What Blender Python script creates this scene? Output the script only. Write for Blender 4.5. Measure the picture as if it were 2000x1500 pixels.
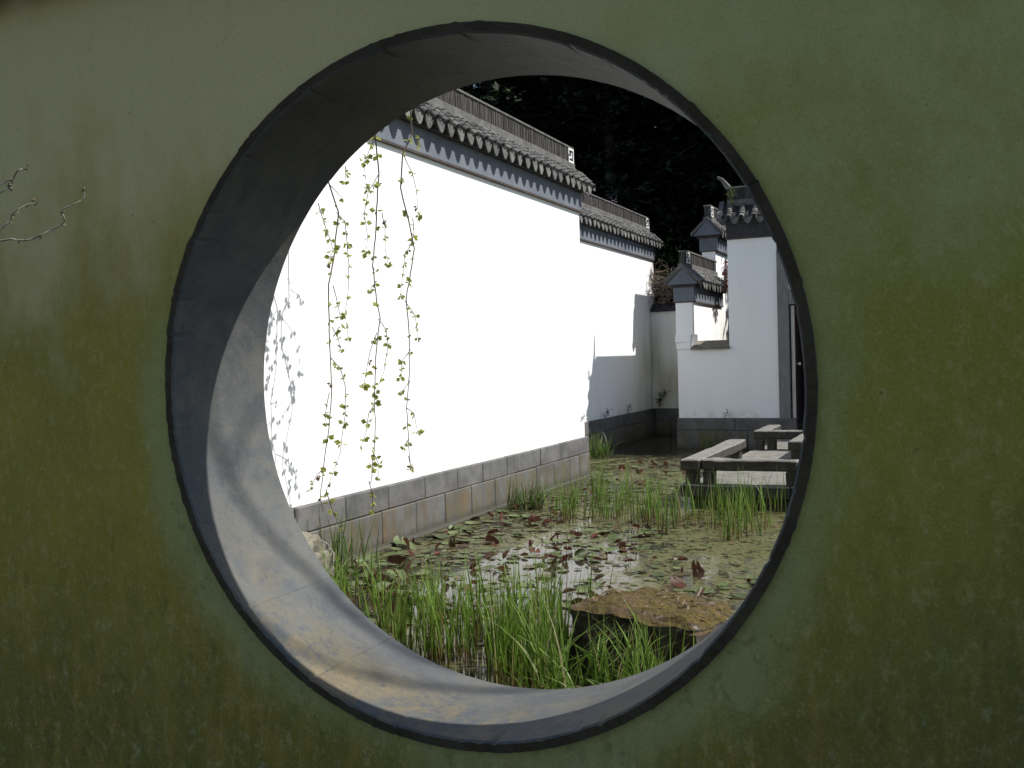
import bpy, bmesh, math, random
from mathutils import Vector, Matrix, noise as mnoise

# ------------------------------------------------------------------ camera, sky, sun, exposure
for o in list(bpy.data.objects):
    bpy.data.objects.remove(o)
scene = bpy.context.scene
col = scene.collection
R = math.radians

cam_d = bpy.data.cameras.new('camera')
cam = bpy.data.objects.new('camera', cam_d)
col.objects.link(cam)
rt = Vector((0.9097546, 0.41423388, -0.02751111))
up = Vector((0.01453255, 0.03445111, 0.99930072))
fw = Vector((-0.414892, 0.90951823, -0.02532218))
mw = Matrix((rt, up, -fw)).transposed().to_4x4()
mw.translation = Vector((1.42782, -2.62565, 0.09042))
cam.matrix_world = mw
cam_d.sensor_width = 36.0
cam_d.lens = 34.318
cam_d.clip_start = 0.05
cam_d.clip_end = 3000
scene.camera = cam

SUN = Vector((2.72, 1.0, 3.54)).normalized()          # direction towards the sun
elev = math.asin(SUN.z)
azim = math.atan2(SUN.x, SUN.y)                       # clockwise from +Y
world = bpy.data.worlds.new('World')
scene.world = world
world.use_nodes = True
wn = world.node_tree
wn.nodes.clear()
sky = wn.nodes.new('ShaderNodeTexSky')
sky.sky_type = 'NISHITA'
sky.sun_disc = False
sky.sun_elevation = elev
sky.sun_rotation = azim
bg = wn.nodes.new('ShaderNodeBackground')
bg.inputs['Strength'].default_value = 0.10
wo = wn.nodes.new('ShaderNodeOutputWorld')
wn.links.new(sky.outputs['Color'], bg.inputs['Color'])
wn.links.new(bg.outputs[0], wo.inputs['Surface'])

sun_d = bpy.data.lights.new('sun', 'SUN')
sun_d.energy = 5.0
sun_d.angle = R(0.5)
sun_d.color = (1.0, 0.97, 0.92)
sun = bpy.data.objects.new('sun', sun_d)
sun.rotation_euler = SUN.to_track_quat('Z', 'Y').to_euler()
col.objects.link(sun)

vs = scene.view_settings
vs.view_transform = 'Standard'
vs.look = 'None'
vs.exposure = 0.40
vs.gamma = 1.0
vs.use_curve_mapping = False
scene.render.engine = 'CYCLES'
scene.cycles.max_bounces = 6
scene.cycles.diffuse_bounces = 4
scene.cycles.glossy_bounces = 2
scene.cycles.transmission_bounces = 2

rnd = random.Random(7)

# ------------------------------------------------------------------ helpers
class MB:
    """collects shapes, builds ONE mesh"""
    def __init__(s): s.v = []; s.f = []; s.mi = []; s.at = []
    def add(s, vs_, fs, mi=0, at=None):
        b = len(s.v); s.v += [tuple(p) for p in vs_]
        s.f += [tuple(b + i for i in f) for f in fs]; s.mi += [mi] * len(fs)
        s.at += list(at) if at is not None else [0.0] * len(vs_)
        return s
    def box(s, a, b, mi=0, bev=0.0):
        (x0, y0, z0), (x1, y1, z1) = a, b
        if bev <= 0:
            s.add([(x0,y0,z0),(x1,y0,z0),(x1,y1,z0),(x0,y1,z0),(x0,y0,z1),(x1,y0,z1),(x1,y1,z1),(x0,y1,z1)],
                  [(0,3,2,1),(4,5,6,7),(0,1,5,4),(1,2,6,5),(2,3,7,6),(3,0,4,7)], mi)
        else:
            bm = bmesh.new()
            bmesh.ops.create_cube(bm, size=1.0)
            for v in bm.verts:
                v.co = Vector((x0 + (v.co.x + .5) * (x1 - x0), y0 + (v.co.y + .5) * (y1 - y0), z0 + (v.co.z + .5) * (z1 - z0)))
            bmesh.ops.bevel(bm, geom=bm.edges[:], offset=bev, segments=1, affect='EDGES')
            bm.verts.index_update()
            s.add([v.co[:] for v in bm.verts], [[v.index for v in f.verts] for f in bm.faces], mi)
            bm.free()
        return s
    def tube(s, pts, r0, r1=None, n=5, mi=0, cap=True):
        r1 = r0 if r1 is None else r1
        pts = [Vector(p) for p in pts]
        m = len(pts); vv = []; ff = []
        ref = Vector((0.31, 0.87, 0.22))
        for i, p in enumerate(pts):
            t = (pts[min(i + 1, m - 1)] - pts[max(i - 1, 0)])
            t = t.normalized() if t.length > 1e-9 else Vector((0, 0, 1))
            a = t.cross(ref)
            if a.length < 1e-3: a = t.cross(Vector((1, 0, 0)))
            a.normalize(); b = t.cross(a)
            r = r0 + (r1 - r0) * i / max(1, m - 1)
            for k in range(n):
                w = 2 * math.pi * k / n
                vv.append(p + a * (r * math.cos(w)) + b * (r * math.sin(w)))
        for i in range(m - 1):
            for k in range(n):
                k2 = (k + 1) % n
                ff.append((i*n+k, i*n+k2, (i+1)*n+k2, (i+1)*n+k))
        if cap:
            ff.append(tuple(reversed(range(n)))); ff.append(tuple((m-1)*n + k for k in range(n)))
        s.add(vv, ff, mi)
        return s
    def mesh(s, name, mats, smooth=False, attr=None):
        me = bpy.data.meshes.new(name)
        me.from_pydata(s.v, [], s.f)
        for m in (mats if isinstance(mats, (list, tuple)) else [mats]): me.materials.append(m)
        if any(s.mi): me.polygons.foreach_set('material_index', s.mi)
        if smooth: me.polygons.foreach_set('use_smooth', [True] * len(s.f))
        if attr:
            a = me.attributes.new(attr, 'FLOAT', 'POINT'); a.data.foreach_set('value', s.at)
            if getattr(s, 'at2', None):
                a = me.attributes.new('c', 'FLOAT', 'POINT'); a.data.foreach_set('value', s.at2)
        me.update()
        return me
    def build(s, name, mats, parent=None, smooth=False, attr=None):
        return put(name, s.mesh(name, mats, smooth, attr), parent)

def put(name, me, parent=None, loc=(0,0,0), rot=(0,0,0), scale=None):
    o = bpy.data.objects.new(name, me)
    col.objects.link(o)
    o.location = loc; o.rotation_euler = rot
    if scale is not None: o.scale = (scale,)*3 if isinstance(scale, (int, float)) else scale
    if parent: o.parent = parent
    return o
def tag(o, label=None, cat=None, group=None, kind=None):
    if label: o['label'] = label
    if cat: o['category'] = cat
    if group: o['group'] = group
    if kind: o['kind'] = kind
    return o
def thing(name, label, cat, loc=(0,0,0), rz=0.0, group=None):
    o = put(name, None, None, loc, (0, 0, rz)); o.empty_display_size = .2
    return tag(o, label, cat, group)

# ------------------------------------------------------------------ materials
class NT:
    def __init__(s, name):
        s.m = bpy.data.materials.new(name); s.m.use_nodes = True
        s.t = s.m.node_tree; s.t.nodes.clear()
        s.out = s.n('ShaderNodeOutputMaterial')
    def n(s, typ, **k):
        nd = s.t.nodes.new(typ)
        for a, v in k.items(): setattr(nd, a, v)
        return nd
    def l(s, a, b): s.t.links.new(a, b)
    def val(s, sock, v):
        if hasattr(v, 'is_linked') or hasattr(v, 'links'): s.l(v, sock)
        else: sock.default_value = v
    def pos(s):
        return s.n('ShaderNodeNewGeometry').outputs['Position']
    def obj(s):
        return s.n('ShaderNodeTexCoord').outputs['Object']
    def scaled(s, vec, sc):
        m = s.n('ShaderNodeMapping'); s.l(vec, m.inputs['Vector']); m.inputs['Scale'].default_value = sc
        return m.outputs[0]
    def noise(s, vec, scale, detail=4, rough=.55, dist=0.0):
        t = s.n('ShaderNodeTexNoise'); s.l(vec, t.inputs['Vector'])
        t.inputs['Scale'].default_value = scale; t.inputs['Detail'].default_value = detail
        t.inputs['Roughness'].default_value = rough; t.inputs['Distortion'].default_value = dist
        return t.outputs['Fac']
    def math(s, op, a, b=0.0, c=0.0):
        m = s.n('ShaderNodeMath', operation=op)
        s.val(m.inputs[0], a); s.val(m.inputs[1], b); s.val(m.inputs[2], c)
        return m.outputs[0]
    def step(s, v, a, b):
        m = s.n('ShaderNodeMapRange', interpolation_type='SMOOTHSTEP')
        s.val(m.inputs['Value'], v); m.inputs['From Min'].default_value = a; m.inputs['From Max'].default_value = b
        return m.outputs['Result']
    def mix(s, f, a, b):
        m = s.n('ShaderNodeMix', data_type='RGBA')
        s.val(m.inputs[0], f)
        for i, v in ((6, a), (7, b)):
            if isinstance(v, tuple): m.inputs[i].default_value = (*v, 1) if len(v) == 3 else v
            else: s.l(v, m.inputs[i])
        return m.outputs[2]
    def sep(s, v):
        x = s.n('ShaderNodeSeparateXYZ'); s.l(v, x.inputs[0]); return x.outputs
    def bump(s, h, strength=.3, dist=.01, normal=None):
        b = s.n('ShaderNodeBump'); s.l(h, b.inputs['Height'])
        b.inputs['Strength'].default_value = strength; b.inputs['Distance'].default_value = dist
        if normal is not None: s.l(normal, b.inputs['Normal'])
        return b.outputs[0]
    def pbr(s, color, rough=.8, normal=None, spec=.3, **k):
        p = s.n('ShaderNodeBsdfPrincipled')
        if isinstance(color, tuple): p.inputs['Base Color'].default_value = (*color, 1)
        else: s.l(color, p.inputs['Base Color'])
        s.val(p.inputs['Roughness'], rough)
        p.inputs['Specular IOR Level'].default_value = spec
        if normal is not None: s.l(normal, p.inputs['Normal'])
        for a, v in k.items(): s.val(p.inputs[a.replace('_', ' ')], v)
        return p.outputs[0]
    def done(s, sh):
        s.l(sh, s.out.inputs['Surface']); return s.m

def noisy(name, c1, c2, scale=6, sc=(1,1,1), rough=.85, bump=.3, bdist=.006, fine=60, spec=.25, rand=0.0, lo=.35, hi=.65, c3=None):
    t = NT(name); P = t.scaled(t.pos(), sc)
    n = t.noise(P, scale, 6, .6); f = t.noise(P, fine, 3, .6)
    c = t.mix(t.step(n, lo, hi), c1, c2)
    c = t.mix(t.math('MULTIPLY', t.step(f, .45, .75), .35), c, tuple(x * .6 for x in c1))
    if c3: c = t.mix(t.step(t.noise(P, scale * .37, 4, .6), .52, .66), c, c3)
    if rand:
        oi = t.n('ShaderNodeObjectInfo').outputs['Random']
        hs = t.n('ShaderNodeHueSaturation'); t.l(c, hs.inputs['Color'])
        t.l(t.math('MULTIPLY_ADD', oi, rand * 2, 1 - rand), hs.inputs['Value']); c = hs.outputs[0]
    b = t.bump(f, bump, bdist)
    return t.done(t.pbr(c, rough, b, spec))

def m_white():
    t = NT('white_plaster'); P = t.pos()
    st = t.noise(t.scaled(P, (2.2, 2.2, .35)), 2.2, 5, .6)
    fn = t.noise(P, 70, 3, .6); big = t.noise(P, 1.1, 3, .5)
    c = t.mix(t.step(st, .42, .75), (.83, .83, .825), (.80, .80, .785))
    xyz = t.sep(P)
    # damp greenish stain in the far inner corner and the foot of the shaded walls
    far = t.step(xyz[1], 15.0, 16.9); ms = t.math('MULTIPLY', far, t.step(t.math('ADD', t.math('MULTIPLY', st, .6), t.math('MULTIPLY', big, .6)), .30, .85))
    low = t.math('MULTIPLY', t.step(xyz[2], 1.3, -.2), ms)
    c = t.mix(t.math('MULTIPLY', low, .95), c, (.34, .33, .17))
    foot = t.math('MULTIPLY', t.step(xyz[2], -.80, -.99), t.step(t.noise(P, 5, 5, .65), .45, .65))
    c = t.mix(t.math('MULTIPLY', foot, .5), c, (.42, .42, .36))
    b = t.bump(fn, .15, .004); b = t.bump(big, .3, .02, b)
    return t.done(t.pbr(c, .85, b, .2))

def m_gate_plaster():
    t = NT('algae_stained_plaster'); P = t.pos(); xyz = t.sep(P); x, z = xyz[0], xyz[2]
    streak = t.noise(t.scaled(P, (1, 1, .28)), 11, 6, .72, .35)
    big = t.noise(P, 1.5, 4, .55); med = t.noise(t.scaled(P, (1, 1, .5)), 4.5, 5, .65)
    grain = t.noise(P, 95, 3, .7); grain2 = t.noise(t.scaled(P, (1, 1, .7)), 26, 7, .78, .3)
    r = t.math('SQRT', t.math('ADD', t.math('MULTIPLY', x, x), t.math('MULTIPLY', z, z)))
    wob = t.math('ADD', t.math('MULTIPLY', t.math('SUBTRACT', big, .5), 1.5), t.math('MULTIPLY', t.math('SUBTRACT', med, .5), .9))
    hgt = t.math('ADD', z, wob)
    pale = t.mix(t.step(x, -.6, 1.2), (0.570, 0.488, 0.245), (0.394, 0.405, 0.175))
    olive = t.mix(t.step(big, .4, .62), (0.339, 0.279, 0.047), (0.274, 0.237, 0.046))
    oliveR = t.mix(t.step(x, .2, 1.7), olive, (0.258, 0.252, 0.046))
    c = t.mix(t.step(hgt, 1.05, .15), pale, oliveR)
    dark = t.mix(t.step(streak, .4, .65), (0.147, 0.135, 0.029), (0.230, 0.169, 0.029))
    c = t.mix(t.math('MULTIPLY', t.step(t.math('SUBTRACT', hgt, t.math('MULTIPLY', t.step(x, .5, 1.9), .35)), -.15, -1.35), .9), c, dark)
    c = t.mix(t.math('MULTIPLY', t.step(streak, .50, .72), .16), c, (0.462, 0.405, 0.187))
    c = t.mix(t.math('MULTIPLY', t.step(streak, .44, .28), .18), c, (0.177, 0.148, 0.026))
    # cleaner washed band that follows the ring
    edge = t.math('ADD', r, t.math('ADD', t.math('MULTIPLY', t.math('SUBTRACT', med, .5), .34), t.math('MULTIPLY', t.math('SUBTRACT', big, .5), .50)))
    halo = t.math('MULTIPLY', t.step(edge, 1.30, 1.10), t.step(z, .75, -.15))
    c = t.mix(t.math('MULTIPLY', halo, .72), c, (0.315, 0.345, 0.150))
    # fine mottling, scuffs and pits
    c = t.mix(t.math('MULTIPLY', t.step(grain2, .50, .68), .42), c, (0.508, 0.430, 0.196))
    c = t.mix(t.math('MULTIPLY', t.step(grain2, .45, .20), .35), c, (0.124, 0.106, 0.021))
    c = t.mix(t.math('MULTIPLY', t.step(grain, .50, .80), .38), c, (0.645, 0.505, 0.214))
    c = t.mix(t.math('MULTIPLY', t.step(t.noise(P, 120, 4, .75), .50, .30), .28), c, (0.065, 0.059, 0.015))
    sc = t.math('MULTIPLY', t.step(t.noise(t.scaled(P, (1, 1, .7)), 6.5, 6, .7, .6), .61, .68), t.step(z, -.35, -1.2))
    c = t.mix(t.math('MULTIPLY', sc, .35), c, (0.477, 0.468, 0.259))
    pits = t.n('ShaderNodeTexVoronoi'); t.l(P, pits.inputs['Vector']); pits.inputs['Scale'].default_value = 13
    pm = t.math('MULTIPLY', t.step(pits.outputs['Distance'], .085, .03), t.step(med, .47, .62))
    c = t.mix(t.math('MULTIPLY', pm, .55), c, (0.059, 0.052, 0.016))
    lr_ = t.math('MULTIPLY', t.step(t.math('ADD', x, t.math('MULTIPLY', wob, .6)), .6, 1.9), t.step(t.math('ADD', z, t.math('MULTIPLY', wob, .5)), -.1, -1.1))  # broad darker area towards the lower right
    c = t.mix(t.math('MULTIPLY', lr_, .55), c, (.075, .078, .034))
    sp = t.math('MULTIPLY', t.step(t.noise(t.scaled(P, (1, 1, .75)), 22, 7, .78, .5), .56, .68), t.step(t.math('ADD', z, wob), .2, -1.0))
    c = t.mix(t.math('MULTIPLY', sp, .50), c, (.30, .31, .19))
    dk = t.math('MULTIPLY', t.step(t.noise(t.scaled(P, (1, 1, .8)), 15, 7, .78, .4), .47, .36), t.step(t.math('ADD', z, wob), .3, -.9))
    c = t.mix(t.math('MULTIPLY', dk, .38), c, (.085, .078, .022))
    b = t.bump(grain, .25, .004); b = t.bump(grain2, .35, .006, b); b = t.bump(big, .4, .02, b)
    return t.done(t.pbr(c, .88, b, .15))

def m_reveal():
    t = NT('gate_stone'); P = t.pos(); xyz = t.sep(P)
    big = t.noise(P, 2.2, 6, .65, .5); med = t.noise(P, 7, 7, .72, .3); f = t.noise(P, 85, 5, .75); g = t.noise(P, 26, 6, .75)
    c = t.mix(t.step(big, .40, .62), (.070, .076, .080), (.102, .103, .093))
    c = t.mix(t.math('MULTIPLY', t.step(med, .50, .66), .55), c, (.042, .051, .064))
    c = t.mix(t.math('MULTIPLY', t.step(t.noise(P, 1.6, 7, .72, .8), .50, .64), .55), c, (.050, .055, .062))
    c = t.mix(t.math('MULTIPLY', t.step(g, .54, .70), .40), c, (.130, .130, .118))
    k = t.math('ADD', t.math('MULTIPLY', t.noise(P, 3.4, 7, .75, .4), .72), t.math('MULTIPLY', g, .34))
    lich_or_shade = t.math('MULTIPLY', t.step(k, .49, .58), t.step(t.math('ADD', xyz[2], t.math('MULTIPLY', big, .5)), .0, -.75))
    lich_or_shade = t.math('MULTIPLY', lich_or_shade, t.step(xyz[1], .40, .12))
    c = t.mix(t.math('MULTIPLY', lich_or_shade, .82), c, t.mix(t.step(g, .4, .65), (.175, .138, .072), (.105, .094, .066)))
    c = t.mix(t.math('MULTIPLY', t.step(f, .60, .74), .45), c, (.24, .24, .22))
    c = t.mix(t.math('MULTIPLY', t.step(g, .44, .28), .5), c, (.045, .045, .048))
    b = t.bump(f, .35, .003); b = t.bump(med, .5, .008, b)
    return t.done(t.pbr(c, .7, b, .3))

def m_base_stone():
    t = NT('base_stone'); P = t.pos(); xyz = t.sep(P)
    n = t.noise(P, 5, 6, .65); f = t.noise(t.scaled(P, (1, 1, 2.5)), 38, 5, .7); s_ = t.noise(t.scaled(P, (1, 1, .3)), 7, 5, .65)
    c = t.mix(t.step(n, .35, .65), (.088, .087, .086), (.135, .132, .126))
    c = t.mix(t.math('MULTIPLY', t.step(f, .55, .75), .4), c, (.21, .21, .20))
    c = t.mix(t.math('MULTIPLY', t.step(f, .45, .25), .5), c, (.05, .05, .05))
    low = t.step(xyz[2], -1.10, -1.30)
    c = t.mix(t.math('MULTIPLY', low, t.math('MULTIPLY', t.step(s_, .40, .62), .75)), c, (.105, .085, .045))
    c = t.mix(t.math('MULTIPLY', low, t.math('MULTIPLY', t.step(t.noise(t.scaled(P, (1, 1, .35)), 4.3, 5, .65), .52, .70), .6)), c, (.150, .088, .030))
    c = t.mix(t.math('MULTIPLY', t.step(xyz[2], -1.40, -1.50), .7), c, (.045, .045, .032))
    oi = t.n('ShaderNodeObjectInfo').outputs['Random']
    hs = t.n('ShaderNodeHueSaturation'); t.l(c, hs.inputs['Color']); t.l(t.math('MULTIPLY_ADD', oi, .22, .89), hs.inputs['Value'])
    b = t.bump(f, .45, .005); b = t.bump(n, .5, .015, b)
    return t.done(t.pbr(hs.outputs[0], .8, b, .25))

def m_water():
    t = NT('pond_water'); P = t.pos(); xyz = t.sep(P)
    a1 = t.noise(P, .9, 6, .65, .4); a2 = t.noise(t.scaled(P, (1.25, .7, 1)), 5.5, 8, .74, .7); a3 = t.noise(P, 42, 6, .75); a4 = t.noise(P, 16, 5, .7)
    # thicker algae towards the bridge, open water in front of the long wall
    bias = t.math('ADD', t.math('MULTIPLY', t.step(xyz[0], -2.2, .1), .12), t.math('MULTIPLY', t.step(xyz[1], 3.4, 6.2), .12))
    bias = t.math('SUBTRACT', bias, t.math('MULTIPLY', t.step(xyz[1], 11.0, 14.0), .32))
    d = t.math('ADD', t.math('ADD', t.math('MULTIPLY', a1, .55), t.math('MULTIPLY', a2, .95)), t.math('MULTIPLY', a3, .30))
    d = t.math('ADD', d, bias)
    dx = t.math('MULTIPLY_ADD', xyz[0], 1.0, 1.50); dy = t.math('MULTIPLY_ADD', xyz[1], .62, -2.30)
    rad = t.math('SQRT', t.math('ADD', t.math('MULTIPLY', dx, dx), t.math('MULTIPLY', dy, dy)))
    d = t.math('SUBTRACT', d, t.math('MULTIPLY', t.step(rad, .95, .25), .17))
    d = t.math('ADD', d, t.math('MULTIPLY', t.math('SUBTRACT', t.noise(t.scaled(P, (1, .8, 1)), 15, 5, .7, 1.0), .5), 1.15))
    mask = t.step(d, .96, 1.09)
    col_ = t.mix(t.step(a4, .35, .65), (.064, .066, .018), (.120, .114, .040))
    col_ = t.mix(t.math('MULTIPLY', t.step(a3, .50, .66), .8), col_, (.045, .048, .018))
    col_ = t.mix(t.math('MULTIPLY', t.step(a2, .52, .66), .5), col_, (.10, .105, .050))
    scum = t.pbr(col_, .55, t.bump(a3, .7, .008), .4)
    murk = t.mix(t.step(a1, .4, .6), (.018, .016, .011), (.032, .028, .018))
    wav = t.noise(P, 11, 4, .55)
    wat = t.pbr(murk, .03, t.bump(wav, .06, .01), .5, IOR=1.33)
    mx = t.n('ShaderNodeMixShader'); t.l(t.math('MULTIPLY', mask, .86), mx.inputs[0]); t.l(wat, mx.inputs[1]); t.l(scum, mx.inputs[2])
    return t.done(mx.outputs[0])

def m_bridge():
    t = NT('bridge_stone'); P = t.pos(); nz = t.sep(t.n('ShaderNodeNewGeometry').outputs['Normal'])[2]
    n = t.noise(P, 9, 6, .65); f = t.noise(P, 34, 6, .75)
    lit_top = t.mix(t.step(n, .35, .65), (.130, .126, .110), (.200, .194, .172))
    lit_top = t.mix(t.math('MULTIPLY', t.step(f, .56, .70), .5), lit_top, (.31, .30, .27))
    lich_or_shade = t.mix(t.step(n, .35, .65), (.036, .033, .027), (.062, .056, .046))
    c = t.mix(t.step(t.math('ADD', nz, t.math('MULTIPLY', t.math('SUBTRACT', n, .5), .5)), .25, .6), lich_or_shade, lit_top)  # tops paler, sides darker: light and shade put into the colour
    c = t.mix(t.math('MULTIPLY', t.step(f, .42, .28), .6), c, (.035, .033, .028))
    b = t.bump(f, .8, .012); b = t.bump(n, .5, .02, b)
    return t.done(t.pbr(c, .85, b, .25))

def m_blade(name, base, mid, tip, trans=.35):
    t = NT(name); a = t.n('ShaderNodeAttribute'); a.attribute_name = 'h'; h = a.outputs['Fac']
    av = t.n('ShaderNodeAttribute'); av.attribute_name = 'c'; v = av.outputs['Fac']
    c = t.mix(t.step(h, .10, .45), base, mid); c = t.mix(t.step(h, .55, 1.0), c, tip)
    c = t.mix(t.math('MULTIPLY', t.step(v, .60, .05), .75), c, tuple(x * .42 for x in mid))
    c = t.mix(t.math('MULTIPLY', t.step(v, .86, .93), .85), c, (.23, .185, .095))
    p = t.pbr(c, .45, None, .4)
    tr = t.n('ShaderNodeBsdfTranslucent'); t.l(c, tr.inputs['Color'])
    mx = t.n('ShaderNodeMixShader'); mx.inputs[0].default_value = trans; t.l(p, mx.inputs[1]); t.l(tr.outputs[0], mx.inputs[2])
    return t.done(mx.outputs[0])

def m_leaf(name, c1, c2, under=None, trans=.3, rough=.45, rand=.25, scale=20, spec=.4):
    t = NT(name); n = t.noise(t.pos(), scale, 3, .6)
    c = t.mix(t.step(n, .35, .65), c1, c2)
    if under:
        g = t.n('ShaderNodeNewGeometry').outputs['Backfacing']; c = t.mix(g, c, under)
    oi = t.n('ShaderNodeObjectInfo').outputs['Random']
    hs = t.n('ShaderNodeHueSaturation'); t.l(c, hs.inputs['Color']); t.l(t.math('MULTIPLY_ADD', oi, rand * 2, 1 - rand), hs.inputs['Value'])
    c = hs.outputs[0]
    p = t.pbr(c, rough, None, spec)
    tr = t.n('ShaderNodeBsdfTranslucent'); t.l(c, tr.inputs['Color'])
    mx = t.n('ShaderNodeMixShader'); mx.inputs[0].default_value = trans; t.l(p, mx.inputs[1]); t.l(tr.outputs[0], mx.inputs[2])
    return t.done(mx.outputs[0])

def m_rock():
    t = NT('mossy_rock'); P = t.pos(); nz = t.sep(t.n('ShaderNodeNewGeometry').outputs['Normal'])[2]
    n = t.noise(P, 7, 6, .65); f = t.noise(P, 45, 5, .7); g = t.noise(P, 3, 4, .6)
    c = t.mix(t.step(n, .35, .65), (.045, .038, .030), (.10, .09, .075))
    moss = t.mix(t.step(f, .35, .65), (.060, .046, .014), (.125, .092, .032))
    moss = t.mix(t.step(g, .50, .64), moss, (.095, .062, .042))
    m = t.step(t.math('ADD', nz, t.math('MULTIPLY', t.math('SUBTRACT', n, .5), 1.1)), .30, .60)
    c = t.mix(m, c, moss)
    c = t.mix(t.math('MULTIPLY', t.step(t.noise(P, 16, 6, .75), .52, .62), .75), c, (.035, .028, .018))
    c = t.mix(t.math('MULTIPLY', t.step(t.noise(P, 12, 5, .7), .60, .68), .8), c, (.27, .27, .25))
    b = t.bump(f, .9, .02); b = t.bump(n, .6, .03, b)
    return t.done(t.pbr(c, .9, b, .15))

MAT = dict(
    white=m_white(), gate=m_gate_plaster(), reveal=m_reveal(), base=m_base_stone(), water=m_water(), rock=m_rock(),
    ringface=noisy('dark_ring_face', (.038, .030, .017), (.058, .047, .029), 8, bump=.4),
    band=noisy('grey_band', (.122, .138, .163), (.150, .165, .190), 3, (1, 1, .5), .8, .1, fine=50),
    corbel=noisy('eave_shade_corbel', (.035, .035, .038), (.055, .055, .058), 9),  # coloured dark to stand in for the shade under the eaves
    bandedge=noisy('band_edge', (.055, .045, .042), (.075, .06, .055), 8),
    tile=noisy('roof_tile', (.070, .069, .068), (.145, .142, .134), 16, rough=.85, bump=.5, rand=.34, c3=(.12, .125, .10)),
    tiledark=noisy('roof_bed', (.022, .021, .022), (.04, .038, .036), 16),
    ridge=noisy('ridge_tile', (.032, .029, .028), (.080, .075, .068), 22, (1.6, 1.6, .25), .85, .6, fine=90),
    ridgecap=noisy('ridge_mortar', (.088, .087, .085), (.150, .146, .137), 7, bump=.4),
    emblem=noisy('emblem_white', (.62, .62, .60), (.72, .72, .70), 14),
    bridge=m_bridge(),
    bridgelow=noisy('bridge_foundation', (.030, .026, .018), (.065, .055, .035), 10, bump=.8, fine=30, bdist=.02),
    sill=noisy('sill_stone', (.11, .10, .08), (.22, .20, .155), 12, bump=.5),
    jamb=noisy('grey_timber', (.16, .152, .152), (.22, .21, .205), 12, (4, 4, .4), bump=.3),
    leafdoor=noisy('door_edge', (.50, .44, .40), (.62, .56, .50), 8, (4, 4, .4), bump=.2),
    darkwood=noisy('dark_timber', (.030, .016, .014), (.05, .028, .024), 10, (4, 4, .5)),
    metal=noisy('knob_metal', (.5, .48, .42), (.6, .58, .52), 20, rough=.3, bump=.05, spec=.8),
    path=noisy('path_soil', (.030, .028, .021), (.052, .047, .036), 5, bump=.8, bdist=.02, fine=40),
    soil=noisy('forest_soil', (.028, .024, .016), (.05, .043, .028), 3, bump=.8, bdist=.03, fine=20),
    bark=noisy('bark', (.030, .024, .019), (.065, .055, .045), 9, (1, 1, .25), bump=.9, bdist=.02, fine=40),
    twig=noisy('twig_bark', (.050, .040, .034), (.095, .078, .066), 30, bump=.3),
    vine=noisy('vine_bark', (.15, .115, .08), (.28, .225, .165), 20, bump=.3),
    palet=noisy('pale_twig', (.16, .14, .10), (.48, .45, .37), 30, bump=.2),
    reed=m_blade('reed', (.120, .055, .026), (.115, .210, .026), (.235, .345, .075)),
    grass=m_blade('pond_grass', (.075, .085, .025), (.085, .155, .028), (.20, .24, .09)),
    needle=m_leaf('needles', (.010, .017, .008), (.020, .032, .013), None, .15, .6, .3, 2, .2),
    shrub=m_leaf('shrub_leaf', (.045, .075, .015), (.085, .115, .025), None, .3, .5, .3, 3),
    redleaf=m_leaf('red_leaf', (.16, .035, .020), (.26, .075, .04), None, .3, .5, .3, 6),
    spring=m_leaf('spring_leaf', (.20, .23, .040), (.30, .32, .075), None, .45, .5, .25, 30),
    bud=m_leaf('brown_bud', (.12, .085, .045), (.18, .13, .07), None, .2, .6, .3, 30),
    pad=m_leaf('lily_pad', (.065, .090, .032), (.105, .128, .052), (.11, .048, .032), .15, .5, .35, 8, .35),
    padbrown=m_leaf('lily_pad_brown', (.075, .045, .020), (.070, .064, .024), (.115, .045, .030), .15, .45, .35, 9, .4),
    padred=m_leaf('lily_pad_red', (.085, .032, .020), (.060, .028, .016), (.125, .048, .034), .2, .5, .35, 14, .2),
    stem=m_leaf('lily_stem', (.10, .045, .03), (.13, .06, .035), None, .1, .5, .2, 9),
    blossom=m_leaf('wisteria_bloom', (.20, .15, .28), (.30, .25, .38), None, .3, .6, .3, 40),
    debris=m_leaf('debris', (.045, .032, .018), (.10, .07, .04), None, .1, .6, .2, 9),
    litter=m_leaf('dead_leaf', (.13, .075, .045), (.22, .16, .11), None, .2, .6, .3, 20),
)

# ------------------------------------------------------------------ ground, path, water
ZW = -1.505
XW = -3.172
GT = 0.473            # thickness of the moon gate wall
RO, RI = 1.10, 1.067
def sheet(name, x0, x1, y0, y1, z, mat, nx=1, ny=1):
    m = MB()
    vv = [(x0 + (x1 - x0) * i / nx, y0 + (y1 - y0) * j / ny, z) for j in range(ny + 1) for i in range(nx + 1)]
    ff = [(j*(nx+1)+i, j*(nx+1)+i+1, (j+1)*(nx+1)+i+1, (j+1)*(nx+1)+i) for j in range(ny) for i in range(nx)]
    m.add(vv, ff)
    return tag(m.build(name, mat), kind='structure')
sheet('ground', -900, 900, -900, 900, -1.66, MAT['soil'])
sheet('path', -9, 9, -14, .05, -1.50, MAT['path'])
sheet('water', -4.6, 7.0, .40, 17.2, ZW, MAT['water'])

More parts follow.
